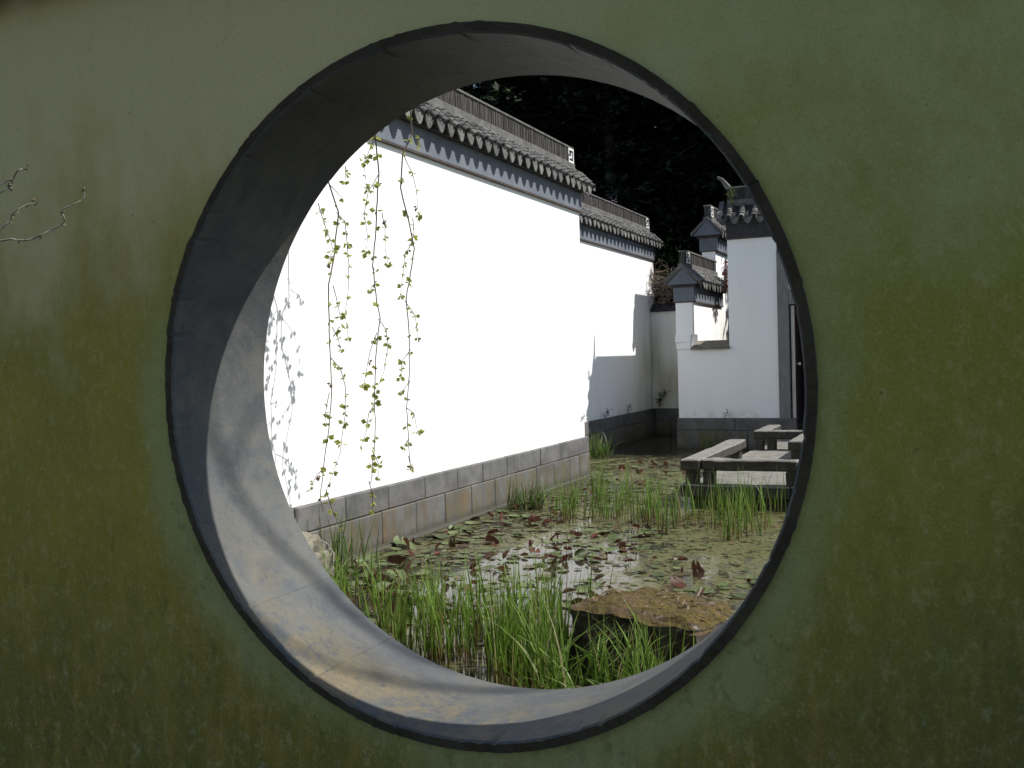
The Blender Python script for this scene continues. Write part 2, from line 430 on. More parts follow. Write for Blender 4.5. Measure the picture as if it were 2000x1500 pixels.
# ------------------------------------------------------------------ tiled wall tops, shared by every wall
H = .145                                     # half thickness of the walls
SLOPE = math.atan2(.215, .225)
PITCH = .208
def cover_tile_mesh(name, end=False):
    m = MB(); L = .105; n = 7
    ra, rb, th = .040, .050, .013            # uphill radius, downhill radius
    prof = [(0, ra - th, 0), (0, ra, 0), (L, rb, 0), (L, rb - th, 0)]
    vv = []
    for k in range(n + 1):
        w = math.pi * k / n
        for (d, r, _) in prof: vv.append((d, -r * math.cos(w), r * math.sin(w)))
    ff = []
    for k in range(n):
        for j in range(3):
            ff.append((k*4+j, k*4+j+1, (k+1)*4+j+1, (k+1)*4+j))
        ff.append((k*4+3, k*4, (k+1)*4, (k+1)*4+3))
    m.add(vv, ff)
    if end:                                  # dark mortar plug a little inside the mouth
        pv = [(L - .018, -.038 * math.cos(math.pi * k / n), .038 * math.sin(math.pi * k / n)) for k in range(n + 1)]
        m.add(pv, [tuple(range(n + 1))], 1)
    return m.mesh(name, [MAT['tile'], MAT['tiledark']])
def drip_tile_mesh():
    m = MB(); n = 8; top = []; bot = []
    for k in range(n + 1):
        s = -1 + 2 * k / n
        top.append((s * .102, .060 * s * s - .012))
        bot.append((s * .102, -.122 + .17 * (abs(s) ** 1.9)))
    def P(v, z, off): return (off + .030 * (1 - (v / .1) ** 2) * -.6 - z * .12, v, z)
    out = top + bot[::-1][1:-1]
    a = [P(v, z, .0) for v, z in out]; b = [P(v, z, -.012) for v, z in out]
    N_ = len(out); vv = a + b; ff = []
    for k in range(n):                       # strips between top and bottom edge
        def ti(i): return i
        def bi(i): return 0 if i == 0 else (n if i == n else N_ - i)
        q = [ti(k), bi(k), bi(k + 1), ti(k + 1)]
        q = list(dict.fromkeys(q))
        ff.append(tuple(q)); ff.append(tuple(N_ + i for i in reversed(q)))
    for i in range(N_):
        j = (i + 1) % N_
        ff.append((i, j, N_ + j, N_ + i))
    m.add(vv, ff)
    return m.mesh('drip_tile', MAT['tile'])
ME_TILE = cover_tile_mesh('tile'); ME_TILE_END = cover_tile_mesh('tile_end', True); ME_DRIP = drip_tile_mesh()

def emblem_mesh():
    m = MB(); s = .165; w = .024
    pts = [(0, .62), (0, 1), (1, 1), (1, 0), (0, 0), (0, .34), (.55, .34), (.55, .66)]
    for (a, b), (c, d) in zip(pts[:-1], pts[1:]):
        v0, v1 = min(a, c) * s - w / 2, max(a, c) * s + w / 2
        z0, z1 = min(b, d) * s - w / 2, max(b, d) * s + w / 2
        m.box((0, v0, z0), (.008 + .0006 * len(m.v) / 8, v1, z1))
    return m.mesh('emblem', MAT['emblem'])
ME_EMB = emblem_mesh()

def roof_run(parent, v0, v1, zb, r0, r1, emblems=(), band=True, loc=(0,0,0), rz=0.0, rows=5, vtile0=None, gable=0, b0=None, b1=None, bandmat='band'):
    """gable roof along local v (= y). u = x is the seen side. band bottom at zb.  r0..r1 ridge extent."""
    bed = MB()
    ue, ze, za = .285, .335, .335 + .285 * math.tan(SLOPE)
    prof = [(-ue, ze - .03), (-ue, ze + .015), (0, za + .01), (ue, ze + .015), (ue, ze - .03), (.20, ze - .045), (-.20, ze - .045)]
    n = len(prof)
    bed.add([(u, v0, zb + z) for u, z in prof] + [(u, v1, zb + z) for u, z in prof],
            [tuple(reversed(range(n))), tuple(range(n, 2 * n))] + [(i, (i + 1) % n, n + (i + 1) % n, n + i) for i in range(n)])
    bed = [bed]
    ro = bed[0].build('roof', MAT['tiledark'], parent)
    ro.location = loc; ro.rotation_euler = (0, 0, rz)
    if band:
        w = v0 if b0 is None else b0; e = v1 if b1 is None else b1
        m = MB(); m.box((-H - .03, w, zb), (H + .03, e, zb + .29))
        m.build('band', MAT[bandmat], ro)
        m = MB(); m.box((-H - .036, w - .004, zb - .012), (H + .036, e + .004, zb + .010)); m.build('band_edge', MAT['bandedge'], ro)  # dark strip stands in for the shadow line below the band
        m = MB(); m.box((-H - .075, w - .02, zb + .245), (H + .075, e + .02, zb + .335), bev=.012); m.build('corbel', MAT['corbel'], ro)
    for ve in (v0, v1):
        m = MB(); va, vb = (ve - .03, ve + .05) if ve == v0 else (ve - .05, ve + .03)
        for sg in (-1, 1):
            q = [(sg * .31, ze - .045), (sg * .31, ze + .012), (0, za + .045), (0, za - .03)]
            vv = [(u, va, zb + z) for u, z in q] + [(u, vb, zb + z) for u, z in q]
            m.add(vv, [(0, 1, 2, 3), (7, 6, 5, 4), (0, 4, 5, 1), (1, 5, 6, 2), (2, 6, 7, 3), (3, 7, 4, 0)])
        m.build('verge', MAT['ridgecap'], ro)
        m = MB(); vc = ve - .006 if ve == v0 else ve + .006
        m.add([(-.27, vc, zb + ze - .04), (.27, vc, zb + ze - .04), (0, vc, zb + za - .03)], [(0, 1, 2)]); m.build('gable_panel', MAT['band'], ro)
    t0 = v0 if vtile0 is None else vtile0
    k = 0
    v = v1 - .06
    jr = random.Random(int(abs(v1 * 100 + zb * 10)))
    L = (ue - .05) / math.cos(SLOPE)
    down = Vector((math.cos(SLOPE), 0, -math.sin(SLOPE)))
    while v > t0:
        for i in range(rows):
            f = i / max(1, rows - 1)
            dist = .02 + (L - .105) * f + (.012 if i == rows - 1 else 0)
            p = Vector((.05, v, zb + za - .05 * math.tan(SLOPE) + .004)) + down * dist
            put('tile', ME_TILE_END if i == rows - 1 else ME_TILE, ro, p + Vector((0, jr.uniform(-.004, .004), jr.uniform(0, .006))),
                (jr.uniform(-.03, .03), SLOPE + jr.uniform(-.06, .02) - .10, jr.uniform(-.04, .04)))
        if v - PITCH / 2 > v0 - .02:
            put('drip_tile', ME_DRIP, ro, (ue + .022 + jr.uniform(-.006, .006), v - PITCH / 2 + jr.uniform(-.004, .004), zb + ze + .003 + jr.uniform(-.006, .006)),
                (jr.uniform(-.05, .05), jr.uniform(-.09, .05), jr.uniform(-.05, .05)))
        v -= PITCH
    # the slope turned away: barrels joined
    m = MB(); v = v1 - .06
    while v > v0:
        pts = [(-.05, v, zb + za - .05 * math.tan(SLOPE)), (-ue - .01, v, zb + ze)]
        m.tube(pts, .052, .058, 8); v -= PITCH
    tag(m.build('back_slope_tiles', MAT['tile'], ro), kind='stuff')
    # ridge
    m = MB(); m.box((-.085, r0, zb + za - .06), (.085, r1, zb + .655), bev=.006); m.build('ridge_base', MAT['ridgecap'], ro)
    m = MB(); v = r0
    while v < r1 - .005:
        w = jr.uniform(.016, .026); d = .058 + jr.uniform(-.006, .005)
        m.box((-d, v, zb + .655), (d, min(v + w - .003, r1), zb + .845 + jr.uniform(-.004, .004))); v += w
    m.build('ridge_tiles', MAT['ridge'], ro)
    m = MB(); m.box((-.072, r0 - .01, zb + .842), (.072, r1 + .01, zb + .872), bev=.006); m.build('ridge_cap', MAT['ridgecap'], ro)
    for ve, sgn in emblems:
        put('emblem', ME_EMB, ro, (.0635, ve, zb + .668))
    return ro

def stones(parent, joints, z0, z1, u, depth, rnd_, bev=.008):
    """a course of dressed stones, each its own piece, along local v"""
    for a, b in zip(joints[:-1], joints[1:]):
        m = MB(); g = .004
        du = rnd_.uniform(-.006, .006); top = z1 - g * .5 + rnd_.uniform(-.004, .002)
        m.box((u - depth, a + g, z0 + g * .5), (u + du, b - g, top), bev=bev)
        m.build('stone', MAT['base'], parent)
def backing(parent, u, v0, v1, z0, z1):
    m = MB(); m.box((-u, v0, z0), (u, v1, z1)); return m.build('core', MAT['bandedge'], parent)
def plaster(parent, name, a, b, mat=None, seed=0):
    m = MB(); m.box(a, b, bev=.006); return m.build(name, mat or MAT['white'], parent)

sr = random.Random(3)
# ---- the long wall on the left
lw = thing('garden_wall', 'long sunlit white garden wall with tiled top and grey stone foot beside the pond', 'wall', (XW - H, 0, 0))
plaster(lw, 'plaster', (-H, .476, -.995), (H, 9.79, 2.06))
plaster(lw, 'return_plaster', (-1.30, 9.50, -.995), (-H - .002, 9.787, 2.06))
backing(lw, H - .01, .476, 9.77, -1.66, -.997)
stones(lw, [.476, 1.1, 1.72, 2.30, 2.85, 3.36, 4.02, 4.68, 5.33, 5.99, 6.56, 7.17, 7.44, 8.13, 8.79, 9.82], -1.195, -.985, H + .045, .10, sr)
stones(lw, [.476, 1.2, 1.8, 2.4, 2.95, 3.45, 3.94, 4.56, 5.15, 5.71, 6.27, 6.83, 7.39, 7.97, 8.52, 9.07, 9.42, 9.82], -1.66, -1.195, H + .052, .11, sr)
m = MB(); m.box((H, .476, -1.60), (H + .13, 9.86, -1.482), bev=.012); m.build('ledge', MAT['base'], lw)
roof_run(lw, .40, 9.97, 2.05, .40, 9.84, [(9.655, 1)], b1=9.80, vtile0=2.6)

# ---- the set back wall behind it
rw = thing('garden_wall', 'set back white garden wall beyond the long one, half in shadow, tiled top', 'wall', (-4.18 - H, 0, 0))
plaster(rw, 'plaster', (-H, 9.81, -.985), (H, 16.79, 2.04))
backing(rw, H - .01, 9.81, 16.78, -1.66, -.99)
J = [9.9]
while J[-1] < 16.6: J.append(J[-1] + sr.uniform(.55, .85))
J[-1] = 16.5
stones(rw, J, -1.195, -.978, H + .045, .10, sr)
J2 = [9.9]
while J2[-1] < 16.6: J2.append(J2[-1] + sr.uniform(.5, .75))
J2[-1] = 16.5
stones(rw, J2, -1.66, -1.195, H + .052, .11, sr)
roof_run(rw, 9.99, 16.93, 2.03, 9.99, 16.80, [(16.615, 1)], b0=9.82, b1=16.80)

# ---- low dark capped wall closing the corner (runs along x)
bw = thing('garden_wall', 'low stained wall in the shaded corner under the wisteria', 'wall', (0, 16.5 + H, 0), R(-90))
plaster(bw, 'plaster', (-H, -4.178, -.985), (H, -3.0, .965))
backing(bw, H - .01, -4.17, -3.0, -1.66, -.99)
stones(bw, [-4.12, -3.6, -3.0], -1.195, -.978, H + .045, .10, sr)
stones(bw, [-4.12, -3.8, -3.3, -3.0], -1.66, -1.195, H + .052, .11, sr)
m = MB()
m.add([(-.22, -4.17, .967), (.22, -4.17, .967), (.22, -4.17, 1.0), (0, -4.17, 1.13), (-.22, -4.17, 1.0),
       (-.22, -3.0, .967), (.22, -3.0, .967), (.22, -3.0, 1.0), (0, -3.0, 1.13), (-.22, -3.0, 1.0)],
      [(0, 1, 2, 3, 4), (9, 8, 7, 6, 5), (0, 5, 6, 1), (1, 6, 7, 2), (2, 7, 8, 3), (3, 8, 9, 4), (4, 9, 5, 0)])
m.build('coping', MAT['tiledark'], bw)

# ---- the gate house on the right
YB = 13.71
gh = thing('gate_house', 'white gate house with tiled stepped walls and a half open door beyond the bridge', 'house', (0, 0, 0))
def hb(name, a, b, mat, bev=.004, parent=gh):
    m = MB(); m.box(a, b, bev=bev); return m.build(name, mat, parent)
# facade: low part under the opening, tall pier, wall over and right of the door
m = MB()
L_ = [(-2.905, -.99), (-1.225, -.99), (-1.225, 2.0), (-2.020, 2.0), (-2.020, .180), (-2.905, .180)]
m.add([(x, YB, z) for x, z in L_] + [(x, YB + .29, z) for x, z in L_], [(0, 1, 2, 3, 4, 5), (11, 10, 9, 8, 7, 6)] + [(i, 6 + i, 6 + (i + 1) % 6, (i + 1) % 6) for i in range(6)])
m.build('wall', MAT['white'], gh)
hb('wall', (-1.05, YB + .01, 1.10), (.35, YB + .29, 2.00), MAT['white'])
hb('wall', (.35, YB, -.99), (3.2, YB + .29, 2.00), MAT['white'])
# side wall running back: end pier with stepped quoin
hb('pier', (-2.915, YB - .02, .425), (-2.622, YB + .295, .985), MAT['white'])
hb('quoin', (-2.93, YB - .045, .30), (-2.655, YB + .05, .425), MAT['white'])
hb('quoin', (-2.912, YB - .03, .182), (-2.668, YB + .04, .30), MAT['white'])
hb('wall', (-2.912, YB + .296, -1.66), (-2.624, 15.96, .983), MAT['white'], 0)
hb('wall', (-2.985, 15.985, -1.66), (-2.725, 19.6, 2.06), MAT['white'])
# sloping sill of the opening
m = MB()
m.add([(-2.66, YB - .07, .165), (-2.022, YB - .07, .165), (-2.022, YB - .07, .20), (-2.66, YB - .07, .20), (-2.61, YB + .30, .32), (-2.022, YB + .30, .32), (-2.022, YB + .30, .165), (-2.66, YB + .30, .165)],
      [(0, 1, 2, 3), (3, 2, 5, 4), (4, 5, 6, 7), (0, 7, 6, 1), (1, 6, 5, 2), (0, 3, 4, 7)])
m.build('sill', MAT['sill'], gh)
# roofs of the stepped side wall and the facade
roof_run(gh, YB - .12, 15.96, .98, YB - .06, 15.955, [(YB - .02, 1)], loc=(-2.768, 0, 0), b0=YB - .03, b1=15.96)
roof_run(gh, 15.87, 19.6, 2.05, 15.93, 19.5, [(15.97, 1)], loc=(-2.855, 0, 0), b0=15.97, b1=19.55)
fr = roof_run(gh, -2.13, 3.3, 1.985, -2.02, 3.2, [], loc=(0, YB + H - .002, 0), rz=R(-90), b0=-2.03, b1=3.2, bandmat='corbel')  # facade band: dark paint, with deep eave shade put into its colour
m = MB()
m.tube([(0, -2.01, 2.86), (0, -2.06, 2.93), (0, -2.12, 3.01), (0, -2.19, 3.05)], .05, .02, 6); m.build('ridge_finial', MAT['ridgecap'], fr)
# base stones of the facade (sub-run turned to face the pond)
fb = put('foundation', None, gh, (0, YB + H, 0), (0, 0, R(-90)))
stones(fb, [-2.94, -1.95, -1.20, -.95], -1.195, -.99, H + .04, .30, sr)
stones(fb, [-2.94, -1.74, -.95], -1.66, -1.195, H + .045, .32, sr)
stones(fb, [.30, 1.2, 2.2, 3.2], -1.195, -.99, H + .04, .30, sr)
stones(fb, [.30, 1.5, 3.2], -1.66, -1.195, H + .045, .32, sr)
hb('core', (-2.89, YB + .02, -1.66), (-.96, YB + .28, -.992), MAT['bandedge'])
# door: jamb, lintel, transom panel, leaf, step
hb('door_jamb', (-1.223, YB - .03, -1.25), (-1.045, YB + .31, 1.75), MAT['jamb'])
hb('door_jamb', (.17, YB - .03, -1.25), (.345, YB + .31, 1.75), MAT['jamb'])
hb('lintel', (-1.043, YB - .025, .86), (.168, YB + .305, 1.095), MAT['jamb'])
dl = hb('door_leaf', (-1.020, YB + .03, -1.14), (-.965, YB + .95, .84), MAT['leafdoor'])
m = MB(); m.box((-.964, YB + .05, -1.12), (-.945, YB + .93, .82)); m.build('door_panel', MAT['darkwood'], dl)
m = MB(); m.tube([(-.945, YB + .10, -.11), (-.90, YB + .10, -.11)], .012, .012, 8).tube([(-.915, YB + .10, -.11), (-.885, YB + .10, -.11)], .028, .024, 10); m.build('door_knob', MAT['metal'], dl)
for i in range(3):
    hb('step', (-1.05, YB + .10 + i * .28, -1.45), (.20, YB + .40 + i * .28, -1.19 + i * .13), MAT['bridgelow'])
# dark room behind the door
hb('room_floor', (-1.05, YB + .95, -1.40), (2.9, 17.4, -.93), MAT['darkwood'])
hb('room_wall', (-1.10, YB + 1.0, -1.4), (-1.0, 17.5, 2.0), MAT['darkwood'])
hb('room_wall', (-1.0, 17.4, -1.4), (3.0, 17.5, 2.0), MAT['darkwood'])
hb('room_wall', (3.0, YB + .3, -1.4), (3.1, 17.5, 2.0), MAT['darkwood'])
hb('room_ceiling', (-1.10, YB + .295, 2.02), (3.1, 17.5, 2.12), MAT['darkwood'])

# ------------------------------------------------------------------ moon gate wall
gw = thing('moon_gate_wall', 'algae stained plaster wall in the foreground pierced by a round moon gate', 'wall')
def gate_plaster():
    x0, x1, z0, z1 = -6.5, 6.5, -1.66, 1.56
    rh = RO - .010
    angs = sorted(set([2 * math.pi * k / 180 - math.pi for k in range(180)] + [math.atan2(b, a) for a in (x0, x1) for b in (z0, z1)]))
    N_ = len(angs); m = MB(); vv = []
    for y in (0.0, GT):
        for a in angs:
            c, s = math.cos(a), math.sin(a)
            vv.append((rh * c, y, rh * s))
        for a in angs:
            c, s = math.cos(a), math.sin(a)
            k = min([t for t in ((x1 / c) if c > 1e-9 else 1e9, (x0 / c) if c < -1e-9 else 1e9, (z1 / s) if s > 1e-9 else 1e9, (z0 / s) if s < -1e-9 else 1e9)])
            vv.append((k * c, y, k * s))
    ff = []
    B = 2 * N_
    for i in range(N_):
        j = (i + 1) % N_
        ff.append((i, j, N_ + j, N_ + i)); ff.append((B + i, B + N_ + i, B + N_ + j, B + j))
        ff.append((i, B + i, B + j, j)); ff.append((N_ + i, N_ + j, B + N_ + j, B + N_ + i))
    m.add(vv, ff)
    return m.build('plaster', MAT['gate'], gw)
gate_plaster()
JA = [83.6, 65.6, 47.9, 29.5, 11.2, -7.2, -25.5, -43.8, -62.8, -82.4, -100.5, -118.6, -136.8, -155.0, -173.1, -190.9, -209.5, -227.5, -245.2, -261.0, -276.4]
gr = random.Random(11)
for a0, a1 in zip(JA[:-1], JA[1:]):
    m = MB(); n = 22
    g = .006 + gr.uniform(0, .014)
    A0, A1 = R(a0 - g), R(a1 + g)
    dr = gr.uniform(-.0007, .0007); dy = gr.uniform(-.004, .004)
    ys = [-.018 + dy, -.018 + dy, -.012 + dy] + [GT * k / 6 for k in range(1, 6)] + [GT + .006, GT + .012, GT + .012]
    prof_r = [RO, RI + .006, RI] + [RI] * 5 + [RI, RI + .006, RO]
    nn = len(ys); vv = []
    for i in range(n + 1):
        a = A0 + (A1 - A0) * i / n
        endw = min(i, n - i) / n
        for j in range(nn):
            p3 = Vector((math.cos(a) * 7, ys[j] * 9, math.sin(a) * 7))
            q = mnoise.noise(p3 * 2.3) * .0010 + mnoise.noise(p3 * .6 + Vector((5, 1, 2))) * .0014
            if j in (0, nn - 1): q = mnoise.noise(p3 * 5.1) * .0012 + (.003 if gr.random() < .06 else 0)
            if j in (1, 2) and gr.random() < .05: q += .004
            if endw < .02 and j in (1, 2): q += .005
            r = prof_r[j] + dr * (j not in (0, nn - 1)) + q
            vv.append((r * math.cos(a), ys[j] + (gr.uniform(-.0015, .0015) if j in (0, 1) else 0), r * math.sin(a)))
    ff = []; mi = []
    for i in range(n):
        for j in range(nn - 1):
            ff.append((i*nn+j, (i+1)*nn+j, (i+1)*nn+j+1, i*nn+j+1)); mi.append(1 if j == 0 else 0)
        ff.append((i*nn+nn-1, (i+1)*nn+nn-1, (i+1)*nn, i*nn)); mi.append(0)
    ff.append(tuple(range(nn))); ff.append(tuple(n*nn + k for k in reversed(range(nn)))); mi += [0, 0]
    m.add(vv, ff); m.mi = mi
    o = m.build('ring_stone', [MAT['reveal'], MAT['ringface']], gw)
# tiled coping along the top of the gate wall
cp = roof_run(gw, -6.4, 6.4, 1.235, -6.3, 6.3, [], band=False, loc=(0, GT / 2 - .03, 0), rz=R(-90), vtile0=-2.6)

# ------------------------------------------------------------------ zigzag stone bridge
br = thing('zigzag_bridge', 'low zigzag stone slab bridge with plain stone rail beams over the pond', 'bridge')
ZD = -1.272; ZR = -1.005; RH = .115
brnd = random.Random(5)
def rough_beam(name, a, b, mat, parent=br, jit=.008, seg=8, bev=.014):
    (x0, y0, z0), (x1, y1, z1) = a, b
    m = MB(); m.box(a, b, bev=bev)
    bm = bmesh.new(); me = m.mesh(name, mat); bm.from_mesh(me)
    bmesh.ops.subdivide_edges(bm, edges=[e for e in bm.edges if e.calc_length() > .3], cuts=seg, use_grid_fill=True)
    for v in bm.verts:
        p = v.co
        v.co += Vector((mnoise.noise(p * 6 + Vector((3, 0, 0))), mnoise.noise(p * 6 + Vector((0, 7, 0))), mnoise.noise(p * 6 + Vector((0, 0, 9))))) * jit
    bm.to_mesh(me); bm.free()
    return put(name, me, parent)
# decks
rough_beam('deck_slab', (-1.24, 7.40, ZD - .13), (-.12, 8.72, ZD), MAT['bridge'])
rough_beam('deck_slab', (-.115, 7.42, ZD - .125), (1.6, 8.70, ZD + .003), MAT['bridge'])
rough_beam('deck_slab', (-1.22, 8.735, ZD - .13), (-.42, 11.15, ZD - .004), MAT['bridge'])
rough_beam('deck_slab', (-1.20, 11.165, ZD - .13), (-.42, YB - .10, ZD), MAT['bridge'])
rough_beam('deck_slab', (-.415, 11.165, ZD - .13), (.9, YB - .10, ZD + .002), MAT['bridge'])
# foundations in the water
rough_beam('foundation', (-1.15, 7.47, -1.66), (1.5, 8.6, ZD - .132), MAT['bridgelow'], jit=.02)
rough_beam('foundation', (-1.12, 8.80, -1.66), (-.5, 11.1, ZD - .135), MAT['bridgelow'], jit=.02)
rough_beam('foundation', (-1.12, 11.22, -1.66), (.8, YB - .12, ZD - .132), MAT['bridgelow'], jit=.02)
# rails: beam along y on the left, beam along x on the near side, and the farther ones
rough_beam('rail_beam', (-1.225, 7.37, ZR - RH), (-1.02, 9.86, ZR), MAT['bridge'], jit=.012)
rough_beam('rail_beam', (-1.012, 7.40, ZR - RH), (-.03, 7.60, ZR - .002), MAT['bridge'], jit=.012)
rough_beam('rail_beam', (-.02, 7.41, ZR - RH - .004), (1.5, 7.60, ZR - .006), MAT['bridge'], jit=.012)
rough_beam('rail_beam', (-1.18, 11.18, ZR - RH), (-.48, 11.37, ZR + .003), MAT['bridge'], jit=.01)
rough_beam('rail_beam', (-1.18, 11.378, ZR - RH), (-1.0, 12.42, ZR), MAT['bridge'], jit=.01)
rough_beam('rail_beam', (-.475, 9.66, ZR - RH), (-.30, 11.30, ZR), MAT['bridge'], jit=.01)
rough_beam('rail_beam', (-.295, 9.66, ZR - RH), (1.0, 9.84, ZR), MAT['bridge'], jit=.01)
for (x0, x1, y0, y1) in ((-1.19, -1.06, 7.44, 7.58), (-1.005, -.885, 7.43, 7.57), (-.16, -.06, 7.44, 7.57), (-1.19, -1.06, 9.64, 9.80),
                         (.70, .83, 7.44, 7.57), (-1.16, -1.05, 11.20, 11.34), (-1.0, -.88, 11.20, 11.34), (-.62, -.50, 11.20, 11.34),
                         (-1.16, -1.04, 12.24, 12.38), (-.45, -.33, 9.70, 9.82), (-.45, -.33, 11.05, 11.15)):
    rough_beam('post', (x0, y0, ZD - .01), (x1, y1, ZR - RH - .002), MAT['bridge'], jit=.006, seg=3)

# ------------------------------------------------------------------ rock in the foreground water
def rock():
    bm = bmesh.new()
    top = [(-.42, 2.03), (-.10, 1.86), (.31, 1.78), (.42, 2.02), (.36, 2.34), (.05, 2.42), (-.30, 2.40)]
    zt = -1.18
    ring = lambda k, z, jx=0: [bm.verts.new((.0 + (x - .0) * k - (.10 * (k - 1) / .2 if x < 0 else 0), 2.08 + (y - 2.08) * k, z)) for x, y in top]
    r0 = ring(.80, zt + .012); r1 = ring(1.0, zt - .02); r2 = ring(.97, zt - .13); r3 = ring(.99, zt - .27); r4 = ring(1.06, -1.66)
    c = bm.verts.new((0, 2.1, zt + .02))
    n = len(top)
    for i in range(n):
        j = (i + 1) % n
        bm.faces.new((c, r0[i], r0[j]))
        for a, b in ((r0, r1), (r1, r2), (r2, r3), (r3, r4)): bm.faces.new((a[i], b[i], b[j], a[j]))
    bmesh.ops.recalc_face_normals(bm, faces=bm.faces[:])
    bmesh.ops.triangulate(bm, faces=bm.faces[:])
    bmesh.ops.subdivide_edges(bm, edges=bm.edges[:], cuts=11, use_grid_fill=True)
    bmesh.ops.triangulate(bm, faces=bm.faces[:])
    for v in bm.verts:
        p = v.co.copy(); nrm = v.normal
        k = mnoise.fractal(p * 3.0, .9, 2.1, 5)
        side = 1.0 if p.z < zt - .03 else .45
        v.co += Vector((mnoise.noise(p * 4 + Vector((9, 0, 0))), mnoise.noise(p * 4 + Vector((0, 9, 0))), .5 * mnoise.noise(p * 5 + Vector((0, 0, 9))))) * .06 * side
        q9 = mnoise.noise(p * 9 + Vector((2, 5, 1)))
        v.co += Vector((mnoise.noise(p * 10), mnoise.noise(p * 10 + Vector((4, 4, 4))), 0)) * .03 * (1 if p.z < zt - .01 else .3)
        v.co.z += q9 * .018 + k * .034 + .012
    me = bpy.data.meshes.new('rock'); bm.to_mesh(me); bm.free(); me.materials.append(MAT['rock'])
    o = put('rock', me)
    return tag(o, 'flat topped mossy rock standing in the water close to the gate', 'rock')
rk = rock()
# dead leaves lying on the rock
lr = random.Random(21)
m = MB()
for i in range(70):
    x, y = lr.uniform(-.32, .36), lr.uniform(1.90, 2.36)
    a = lr.uniform(0, 6.28); l, w = lr.uniform(.012, .035), lr.uniform(.004, .009)
    z = -1.155 + lr.uniform(-.006, .014); c, s = math.cos(a), math.sin(a); tl = lr.uniform(-.012, .02)
    m.add([(x - c*l, y - s*l, z), (x - s*w, y + c*w, z + .004), (x + c*l, y + s*l, z + tl), (x + s*w, y - c*w, z + .002)], [(0, 1, 2, 3)])
tag(m.build('leaf_litter', MAT['litter']), 'scatter of small dead leaves lying on the flat rock', 'leaf litter', kind='stuff')
# boulder at the foot of the long wall by the gate
bm = bmesh.new(); bmesh.ops.create_icosphere(bm, subdivisions=4, radius=1)
for v in bm.verts:
    p = v.co.copy(); v.co = Vector((p.x * .16, p.y * .26, p.z * .24)) * (1 + .25 * mnoise.fractal(p * 1.5, .9, 2, 4))
me = bpy.data.meshes.new('rock'); bm.to_mesh(me); bm.free(); me.materials.append(MAT['sill'])
tag(put('rock', me, None, (-2.86, 3.10, -1.36)), 'small pale boulder at the foot of the long wall, behind the gate rim', 'rock')

# ------------------------------------------------------------------ reeds and grass
def blades(name, mat, spots, label, cat, seed, hmin, hmax, w, bend=.25, seg=6, dirv=None):
    r = random.Random(seed); m = MB(); m.at2 = []
    for (x, y) in spots:
        h = r.uniform(hmin, hmax); ww = w * r.uniform(.6, 1.25)
        a = r.uniform(0, 6.28); b = bend * r.uniform(.05, 1.0) ** 1.5
        if dirv: a = math.atan2(dirv[1], dirv[0]) + r.gauss(0, .9)
        ca, sa = math.cos(a), math.sin(a)
        fa = r.uniform(0, 6.28); fx, fy = math.cos(fa), math.sin(fa)
        lean = abs(r.gauss(0, .09)); vv = []; at = []
        for k in range(seg + 1):
            t = k / seg
            d = lean * t * h + b * h * t ** 2.4
            z = ZW - .05 + h * (t - .35 * b * t ** 3)
            px, py = x + ca * d, y + sa * d
            wd = ww * (1 - t ** 2.2) * (.55 + .9 * min(t * 2.5, .5)) + .0004
            vv += [(px - fx * wd, py - fy * wd, z), (px + fx * wd, py + fy * wd, z)]; at += [t, t]
        ff = [(2*k, 2*k+1, 2*k+3, 2*k+2) for k in range(seg)]
        m.add(vv, ff, 0, at); m.at2 += [r.random()] * len(vv)
    o = m.build(name, mat, None, True, 'h')
    return tag(o, label, cat, kind='stuff')
rr = random.Random(31)
def clump_spots(centres, n, spread):
    out = []
    for _ in range(n):
        cx, cy, s = centres[rr.randrange(len(centres))]
        out.append((rr.gauss(cx, s * spread), rr.gauss(cy, s * spread * .8)))
    return out
front = [(rr.uniform(-1.32, -.42), rr.uniform(1.70, 2.55), rr.uniform(.5, 1.1)) for _ in range(34)]
front += [(rr.uniform(-.62, -.30), rr.uniform(1.55, 2.0), 1) for _ in range(6)]
blades('reed_bed', MAT['reed'], clump_spots(front, 660, .06), 'dense green reed bed just behind the lower rim of the moon gate', 'reeds', 41, .24, .62, .0046, .22)
fr2 = [(rr.uniform(-.30, .30), rr.uniform(1.25, 1.62), 1) for _ in range(14)]
blades('reed_bed', MAT['reed'], clump_spots(fr2, 230, .05), 'loose arching reeds in front of the flat mossy rock', 'reeds', 42, .26, .58, .0058, .75)
ml = [(rr.uniform(-1.75, -1.35), rr.uniform(2.0, 2.9), 1) for _ in range(9)]
blades('reed_bed', MAT['reed'], clump_spots(ml, 150, .05), 'thin reeds by the lower left of the gate rim', 'reeds', 43, .22, .50, .0045, .35)
mid = []
while len(mid) < 85:
    x, y = rr.uniform(-2.35, -.15), rr.uniform(5.5, 7.9)
    if -.10 < (y - 5.9) + .30 * (x + 1.0) < 1.6 and not (y > 7.2 and x > -1.5): mid.append((x, y, rr.uniform(.4, 1)))
blades('reed_bed', MAT['reed'], clump_spots(mid, 660, .060), 'reed bed with reddish stems growing in front of the zigzag bridge', 'reeds', 44, .18, .60, .0046, .24)
def tuft(x, y, n, hmin, hmax, label, seed, spread=.07, bend=.9, mat='grass', dirv=None):
    r = random.Random(seed)
    blades('grass_tuft', MAT[mat], [(r.gauss(x, spread), r.gauss(y, spread)) for _ in range(n)], label, 'grass', seed, hmin, hmax, .0055, bend, 7, dirv)
tuft(-2.78, 6.85, 120, .25, .50, 'arching grass tuft at the foot of the long wall, midway along', 51, .10, 1.1, dirv=(1, -.4))
tuft(-3.75, 11.9, 130, .25, .55, 'bright grass tuft at the far corner of the long wall', 52, .12, .9)
